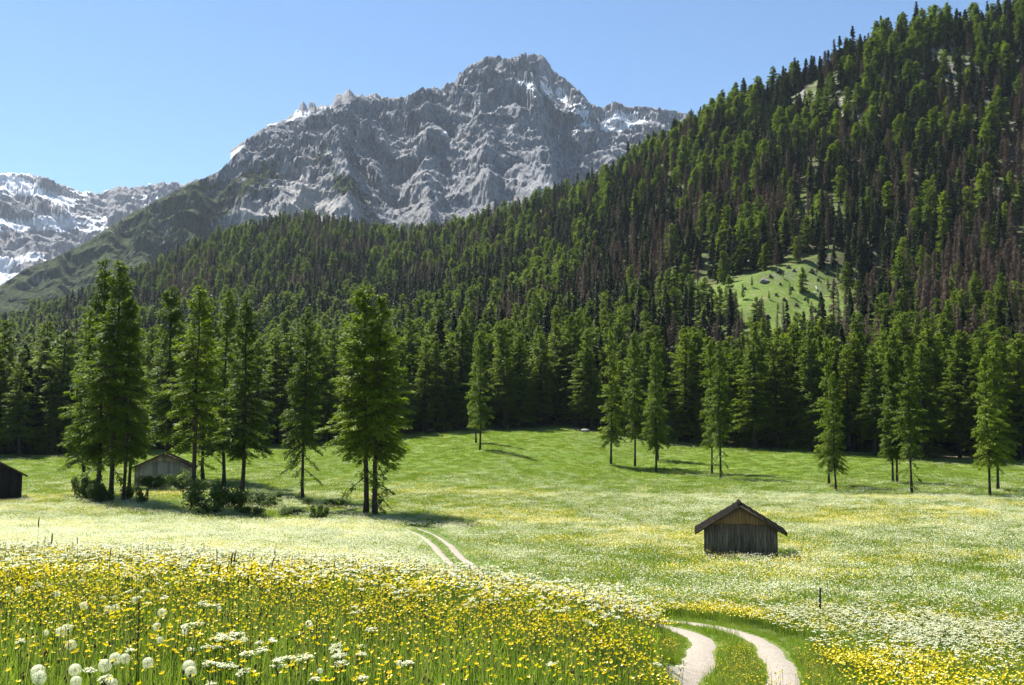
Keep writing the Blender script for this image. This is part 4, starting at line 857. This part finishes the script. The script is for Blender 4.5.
def cup_patch(seed, n, rad, rf, hs=(.30, .50), simple=False, stems=True):
    rng = np.random.default_rng(seed); m = MB()
    for q in range(n):
        a, r_ = rng.uniform(0, 6.28), rad * math.sqrt(rng.random()); x, y, z = r_ * math.cos(a), r_ * math.sin(a), rng.uniform(*hs); nv = np.array([rng.normal(0, .6), rng.normal(0, .6), 1.0])
        if stems: m.tube([(x * .8, y * .8, 0), (x * .95, y * .95, z * .6), (x, y, z)], [.002, .0015, .0012], 3, 1, cap=False)
        if simple: discs(m, np.array([[x, y, z]]), rf * rng.uniform(.8, 1.3), nv[None], 0, rng.uniform(.2, 1), 5, .45)
        else: petals(m, np.array([x, y, z]), nv, rf * rng.uniform(.85, 1.2), 0, rng)
    return m.mesh('buttercups', [M['yellow'], M['stem']])
CN = [cup_patch(81, 6, .18, .0115, (.26, .52)), cup_patch(82, 7, .22, .0120, (.30, .50)), cup_patch(83, 5, .16, .0125, (.28, .46))]
CM = [cup_patch(84, 18, .42, .019, (.34, .52), True), cup_patch(85, 16, .42, .019, (.34, .52), True)]
CF = [cup_patch(86, 34, 1.1, .026, (.28, .46), True, False), cup_patch(87, 30, 1.1, .026, (.28, .46), True, False)]
def umb_patch(seed, n, rad, r_, det, fl, fr, hs):
    rng = np.random.default_rng(seed); s, f = MB(), MB()
    m = MB()
    for q in range(n):
        a, rr = rng.uniform(0, 6.28), rad * math.sqrt(rng.random()); umbel(m, m, rng, np.array([rr * math.cos(a), rr * math.sin(a), 0]), rng.uniform(*hs), r_ * rng.uniform(.7, 1.2), det, fl, 0, 1, fr)
    return m.mesh('umbels', [M['stem'], M['white']])
UN = [umb_patch(91, 3, .14, .036, 9, 9, .0055, (.38, .55)), umb_patch(92, 4, .16, .034, 9, 9, .0055, (.36, .55))]
UM = [umb_patch(93, 9, .42, .040, 6, 3, .013, (.36, .58)), umb_patch(94, 8, .42, .040, 6, 3, .013, (.36, .58))]
def umb_far(seed, n):
    rng = np.random.default_rng(seed); m = MB(); a = rng.uniform(0, 6.28, n); rr = 1.1 * np.sqrt(rng.random(n)); c = np.stack([rr * np.cos(a), rr * np.sin(a), rng.uniform(.30, .52, n)], -1); discs(m, c, rng.uniform(.018, .034, n), np.stack([rng.normal(0, .45, n), rng.normal(0, .45, n), np.ones(n)], -1), 0, rng.uniform(0, 1, n), 5, -.15); return m.mesh('umbels', [M['white']])
UF = [umb_far(95, 76), umb_far(96, 66)]
rng = np.random.default_rng(7)
def field(y0, y1, dens, um=.60):
    n_ = int(dens * um * (y1 * y1 - y0 * y0)); Y = np.sqrt(rng.uniform(y0 * y0, y1 * y1, n_)); X = rng.uniform(-um, um, n_) * Y; return X, Y
def seen(X, Y, h=.5):
    px, py = proj(np.stack([X, Y, H(X, Y) + h], -1)); return (px > -60) & (px < 1084) & (py < 720)
def off_track(X, Y, wide=.0):
    d_ = dist_track(X, Y); wide = wide + rng.normal(-.05, .07, len(d_)); return ~((d_ > .82 - .36 - wide) & (d_ < .82 + .36 + wide)), d_
def off_huts(X, Y): return (np.hypot(X - hutp[0] - .6, Y - hutp[1] - 2.6) > 3.3) & (np.hypot(X - barnp[0], Y - barnp[1] - 4) > 5)
def rots(n_, t=.12): return np.stack([rng.normal(0, t, n_), rng.normal(0, t, n_), rng.uniform(0, 6.28, n_)], -1)
def sc3(s): return np.stack([s, s, s], -1)
G = [[], [], [], []]; CU = [[], [], [], []]; UMB = [[], [], [], []]
def addp(L, X, Y, s, idx, t=.1, dz=-.01):
    n_ = len(X); L[0].append(np.stack([X, Y, H(X, Y) + dz], -1)); L[1].append(rots(n_, t)); L[2].append(sc3(s) if np.ndim(s) == 1 else s); L[3].append(idx)
Y_IND = 7.2
for (y0, y1, dg, dc, du, gs, cs_, us) in ((3.2, 14, 26, 46, 6, 0, 0, 0), (14, 44, 4.6, 11.0, 6.5, 1, 1, 1), (44, 135, 1.0, 1.6, 3.0, 2, 2, 2), (135, 245, .55, .40, .9, 2, 2, 2)):
    X, Y = field(y0, y1, dg); k = seen(X, Y); X, Y = X[k], Y[k]; ok, dt = off_track(X, Y, (.02, .40, .75, .75)[(14, 44, 135, 245).index(y1)]); k = ok & (Y < edge(X, Y) + 4) & off_huts(X, Y); X, Y, dt = X[k], Y[k], dt[k]
    s = rng.uniform(.75, 1.2, len(X)) * np.where(dt < .5, .70, np.where(dt < 2.6, np.interp(Y, [18, 25], [.75, .45]), 1.0)) * (1 - .25 * sstep(130, 180, Y)); 
    addp(G, X, Y, s, (0, 3, 5)[gs] + rng.integers(0, (3, 2, 2)[gs], len(X)))
    X, Y = field(max(y0, Y_IND), y1, dc); k = seen(X, Y); X, Y = X[k], Y[k]; ok, dt = off_track(X, Y, .12); k = ok & (rng.random(len(X)) < yellow_d(X, Y)) & off_huts(X, Y) & (Y < edge(X, Y) - 6) & ((dt > 1.75) | ((dt < .30) & (y1 < 20))); X, Y = X[k], Y[k]
    addp(CU, X, Y, rng.uniform(.85, 1.2, len(X)), (0, 3, 5)[cs_] + rng.integers(0, (3, 2, 2)[cs_], len(X)))
    X, Y = field(max(y0, Y_IND), y1, du); k = seen(X, Y); X, Y = X[k], Y[k]; ok, dt = off_track(X, Y, .2); k = ok & (rng.random(len(X)) < white_d(X, Y) * (1 - lush(X, Y))) & off_huts(X, Y) & (Y < edge(X, Y) - 6) & (dt > 1.85); X, Y = X[k], Y[k]
    addp(UMB, X, Y, rng.uniform(.8, 1.2, len(X)), (0, 2, 4)[us] + rng.integers(0, 2, len(X)))
# short grass and a few cups on the strip between the ruts and along the verges
t_ = rng.uniform(0, len(CL) - 1.01, 5200); i_ = t_.astype(int); off = np.where(rng.random(5200) < .45, rng.normal(0, .22, 5200).clip(-.42, .42), rng.choice([-1, 1], 5200) * (1.22 + np.abs(rng.normal(0, .28, 5200))))
q_ = CL[i_] + (CL[i_ + 1] - CL[i_]) * (t_ - i_)[:, None] + nrm[i_] * off[:, None]; k = (q_[:, 1] > 12.5) & (q_[:, 1] < 95); q_ = q_[k]; off = off[k]
addp(G, q_[:, 0], q_[:, 1], rng.uniform(.45, .85, len(q_)) * np.interp(q_[:, 1], [18, 25], [1, .42]), rng.integers(0, 3, len(q_)))
k = (rng.random(len(q_)) < .30) & (q_[:, 1] < 23); addp(CU, q_[k, 0], q_[k, 1], rng.uniform(.6, .85, k.sum()), rng.integers(0, 3, k.sum()))
def emit(name, L, meshes, label, cat):
    P, r_, s_, i_ = [np.concatenate(a) for a in L]; print(name, len(P)); scatter(name, P, r_, s_, [src(m) for m in meshes], i_, label, cat)
emit('grass', G, GT + GM + GF, 'fresh green meadow grass with brown stems covering the whole field', 'grass')
emit('buttercup_flowers', CU, CN + CM + CF, 'dense yellow buttercup drifts spread over the knoll and meadow', 'flowers')
emit('white_umbel_flowers', UMB, UN + UM + UF, 'pale white umbel flowers veiling the meadow beyond the knoll', 'flowers')

# the nearest flowers, each a thing
def one_cup(seed):
    rng = np.random.default_rng(seed); h_ = rng.uniform(.32, .46); s, f = MB(), MB(); x, y = rng.normal(0, .03, 2); s.tube([(0, 0, 0), (x * .5 + .01, y * .5, h_ * .55), (x, y, h_)], [.0024, .002, .0015], 4, cap=False)
    blades(s, rng, 4, .02, .08, .18, .008, .014, 0, .9); petals(f, np.array([x, y, h_]), np.array([rng.normal(0, .5), rng.normal(0, .5), 1.0]), .0140, 0, rng); petals(f, np.array([x, y, h_ + .001]), np.array([0.05, 0.02, 1.0]), .005, 0, rng, 5, 1.2)
    return s.mesh('buttercup_stem', [M['stem']]), f.mesh('buttercup_blossom', [M['yellow']])
OC = [one_cup(s) for s in range(200, 212)]
def near_pts(n_, fn, y0=4.0, y1=Y_IND):
    out = []
    while len(out) < n_:
        Y = math.sqrt(rng.uniform(y0 * y0, y1 * y1)); X = rng.uniform(-.58, .40) * Y
        if rng.random() < fn(np.array([X]), np.array([Y]))[0] and dist_track([X], [Y])[0] > 1.6 and seen(np.array([X]), np.array([Y]), .4)[0]: out.append((X, Y))
    return np.array(out)
for (X, Y) in near_pts(300, yellow_d):
    s, f = OC[int(rng.integers(12))]; o = thing('buttercup', 'small glossy yellow buttercup in the nearest grass of the knoll', 'flower', (X, Y, float(H(X, Y))), rng.uniform(0, 6.28), rng.uniform(.85, 1.2), 'nearest buttercups'); obj('stem', s, o); obj('blossom', f, o)
def one_umb(seed):
    rng = np.random.default_rng(seed); s, f = MB(), MB(); umbel(s, f, rng, np.zeros(3), rng.uniform(.36, .5), rng.uniform(.028, .04), 10, 10, 0, 0, .0052); blades(s, rng, 5, .02, .1, .2, .01, .02, 0, .9); return s.mesh('umbel_stem', [M['stem']]), f.mesh('umbel_head', [M['white']])
OU = [one_umb(s) for s in range(220, 228)]
for (X, Y) in near_pts(48, lambda x, y: white_d(x, y) + .006):
    s, f = OU[int(rng.integers(8))]; o = thing('cow_parsley', 'white cow parsley head standing in the nearest grass of the knoll', 'flower', (X, Y, float(H(X, Y))), rng.uniform(0, 6.28), rng.uniform(.85, 1.2), 'nearest cow parsley'); obj('stem', s, o); obj('flower_head', f, o)
def clock(seed):
    rng = np.random.default_rng(seed); s, c, f = MB(), MB(), MB(); n_ = 110; i = np.arange(n_) + .5; ph = np.arccos(1 - 2 * i / n_); th = math.pi * (1 + 5 ** .5) * i; v = np.stack([np.cos(th) * np.sin(ph), np.sin(th) * np.sin(ph), np.cos(ph)], -1); v = v[v[:, 2] > -.92] + rng.normal(0, .04, (len(v[v[:, 2] > -.92]), 3)); v /= np.linalg.norm(v, axis=1)[:, None]
    R_ = .023; side = np.cross(v, [.3, .2, .93]); side /= np.linalg.norm(side, axis=1)[:, None]
    f.quads(v * R_ * .55, v * R_ * .38, side * .00022, 0, .6)                                # fine stalks
    for q in range(4):                                                                     # parasols: thin hairs
        a = q * math.pi / 4; s2 = np.cross(v, side); w_ = side * math.cos(a) + s2 * math.sin(a); f.quads(v * R_ * .97, w_ * .0058, np.cross(w_, v) * .00045, 0, rng.uniform(.3, 1, len(v)))
    c.tube([(0, 0, -.006), (0, 0, -.001), (0, 0, .005)], [.003, .006, .003], 8)
    return c.mesh('seed_core', [M['brown']], True), f.mesh('fluff', [M['fluff']])
CK = [clock(1), clock(2), clock(3)]
def stalk(h_, bend, r0, mat):
    m = MB(); q = np.linspace(0, 1, 6); m.tube(np.stack([bend * q ** 2, 0 * q, h_ * q], -1), np.linspace(r0, r0 * .6, 6), 5, cap=False); return m.mesh('stalk', [mat], True)
def on_top(px, py, h_):
    """ground point under a head of height h_ seen at px, py"""
    d_ = ray(px, py); d_ = d_ / d_[1]; Ys = np.geomspace(3.4, 120, 3000); u_ = d_[2] * Ys < H(d_[0] * Ys, Ys) + h_; Y = Ys[int(np.argmax(u_))]; return np.array([d_[0] * Y, Y, float(H(d_[0] * Y, Y))])
CLK = [(9,575,11,'by the left border, highest up'),(57,594,12,'with a smaller one stuck below it'),(84,606,10,'among yellow cups left of a dark stalk'),(61,632,11,'in front of a cow parsley cluster'),(69,629,7,'half hidden behind a bigger one'),(71,645,11,'just below the pair near the left'),(108,610,10,'at the left of a white row'),(116,608,9,'inside the white row'),(162,613,10,'right of the tall dark stalk'),(157,627,9,'below and left of the one right of the dark stalk'),(185,632,8,'with yellow cups on its right'),(38,672,15,'bottom left, upper one of the touching two'),(39,678,15,'bottom left, lower one of the touching two'),(75,670,13,'bright one above the bottom border'),(76,682,12,'cut by the bottom border under a bright one'),(105,666,14,'bottom, left of a touching pair'),(115,659,13,'left of the touching bottom pair'),(125,659,11,'right of the touching bottom pair'),(148,663,12,'right beside the tall dark stalk foot'),(189,667,14,'upper one of the overlapping two right of the dark stalk'),(191,672,12,'lower one of the overlapping two right of the dark stalk'),(112,684,12,'cut by the bottom border, second from left'),(46,633,6,'tiny one in the white cluster'),(309,624,8,'alone on the yellow drift'),(400,664,8,'alone low in the middle of the picture'),(82,582,7,'small and far, above the yellow cups'),(272,640,6,'small one left of the middle yellow drift'),(320,671,6,'small one near the bottom left of the middle'),(135,600,7,'small and far beside the dark stalk top'),(219,609,6,'small one in the yellow drift edge'),(19,590,8,'in the white patch near the left border'),(160,640,7,'small one under the white cluster')]
for (px, py, dpx, lab) in CLK:
    hh = .36; g = on_top(px, py, hh); k = np.clip((dpx * g[1] / FPX) / .050, .7, 1.9); o = thing('dandelion_clock', 'white dandelion clock ' + lab, 'flower', g, rng.uniform(0, 6.28), 1.0, 'dandelion clocks on the knoll')
    obj('stem', stalk(hh, .0, .0028, M['stem']), o); c, f = CK[int(rng.integers(3))]; h2 = obj('seed_head', f, o, (0, 0, hh), (rng.normal(0, .3), rng.normal(0, .3), 0), float(k)); obj('core', c, h2)
def spike_mesh(seed):
    rng = np.random.default_rng(seed); m = MB(); q = np.linspace(0, 1, 8); m.tube(np.stack([.012 * q ** 2, 0 * q, .11 * q], -1), .0065 * np.sin(np.clip(q * .92 + .08, 0, 1) * math.pi) ** .5 + .001, 7); n_ = 90; s = rng.random(n_); a = rng.uniform(0, 6.28, n_); h_ = np.stack([np.cos(a), np.sin(a), 0 * a], -1)
    m.quads(np.stack([.012 * s ** 2, 0 * s, .11 * s], -1) + h_ * .007, h_ * .003 + np.array([0, 0, .004]), np.cross(h_, [0, 0, 1.0]) * .0008, 0, rng.random(n_)); return m.mesh('spike', [M['spike']])
SPK = [spike_mesh(1), spike_mesh(2), spike_mesh(3)]
SP = [(38,522,10,14),(45,539,6,11),(52,538,11,12),(78,540,7,12),(111,550,8,11),(109,556,6,11),(217,568,10,8),(218,553,7,10),(224,556,6,10),(230,558,13,9),(233,556,11,9),(252,567,7,8),(271,561,11,9),(275,551,7,11),(291,557,5,11),(310,564,6,10),(334,564,6,10),(248,580,12,7.5),(240,578,8,7.5),(280,566,4,9),(396,588,6,8),(182,553,5,10),(138,575,5,7),(425,592,5,9),(226,566,9,8.5)]
for i, (px, py, L_, Yd) in enumerate(SP):
    p = at(px, py, Yd); zb_ = float(H(p[0], Yd)); top = float(p[2]) - zb_
    if top < .3:                                                        # keep the height of a real stalk
        top = .55; g = on_top(px, py, top); p = g; zb_ = g[2]; Yd = g[1]
    L3 = L_ * Yd / FPX
    where = 'on the white flower slope at far left' if px < 120 else 'in the dark cluster left of the middle' if px < 260 else 'scattered right of the dark cluster along the knoll'
    o = thing('foxtail_grass', 'tall dark brown grass spike ' + where, 'grass spike', (p[0], Yd, zb_), rng.uniform(0, 6.28), 1.0, 'dark grass spikes ' + where)
    tl = max(.12, top - L3 * .5); obj('stem', stalk(tl, .01, .0025, M['stem']), o); obj('seed_head', SPK[i % 3], o, (.01, 0, tl - .005), (0, rng.normal(0, .12), 0), (L3 / .11 * .9, L3 / .11 * .9, L3 / .11))
# one tall dark stalk in the near grass
g = on_top(138, 600, .80); o = thing('dock_stalk', 'tall thin dark dock stalk rising among the dandelion clocks', 'plant', g); m = MB(); q = np.linspace(0, 1, 9); m.tube(np.stack([.01 * q, 0 * q, .8 * q], -1), np.linspace(.004, .0018, 9), 5, cap=False); obj('stem', m.mesh('dock_stem', [M['spike']]), o)
m = MB(); n_ = 60; s = rng.uniform(.62, 1, n_); a = rng.uniform(0, 6.28, n_); m.quads(np.stack([.01 * s, 0 * s, .8 * s], -1) + np.stack([np.cos(a), np.sin(a), 0 * a], -1) * .008, np.stack([0 * a, 0 * a, .006 + 0 * a], -1), np.stack([-np.sin(a), np.cos(a), 0 * a], -1) * .004, 0, rng.random(n_)); obj('seed_head', m.mesh('dock_seeds', [M['spike']]), o)

# ------------------------------------------------------------------ air between here and the mountains
HAZE = 0.00003
if HAZE:
    m = MB(); m.box((-4200, -120, -40), (2900, 6200, 1600)); me = m.mesh('haze', [])
    d = Nd('valley_air'); v = d.n('ShaderNodeVolumePrincipled'); v.inputs['Color'].default_value = (0.72, 0.83, 1.0, 1); v.inputs['Density'].default_value = HAZE; v.inputs['Anisotropy'].default_value = 0.2
    d.t.links.new(v.outputs[0], d.out.inputs['Volume']); me.materials.clear(); me.materials.append(d.m)
    o = obj('haze', me); o['kind'] = 'stuff'; o['label'] = 'thin blue air of the valley'; o['category'] = 'haze'
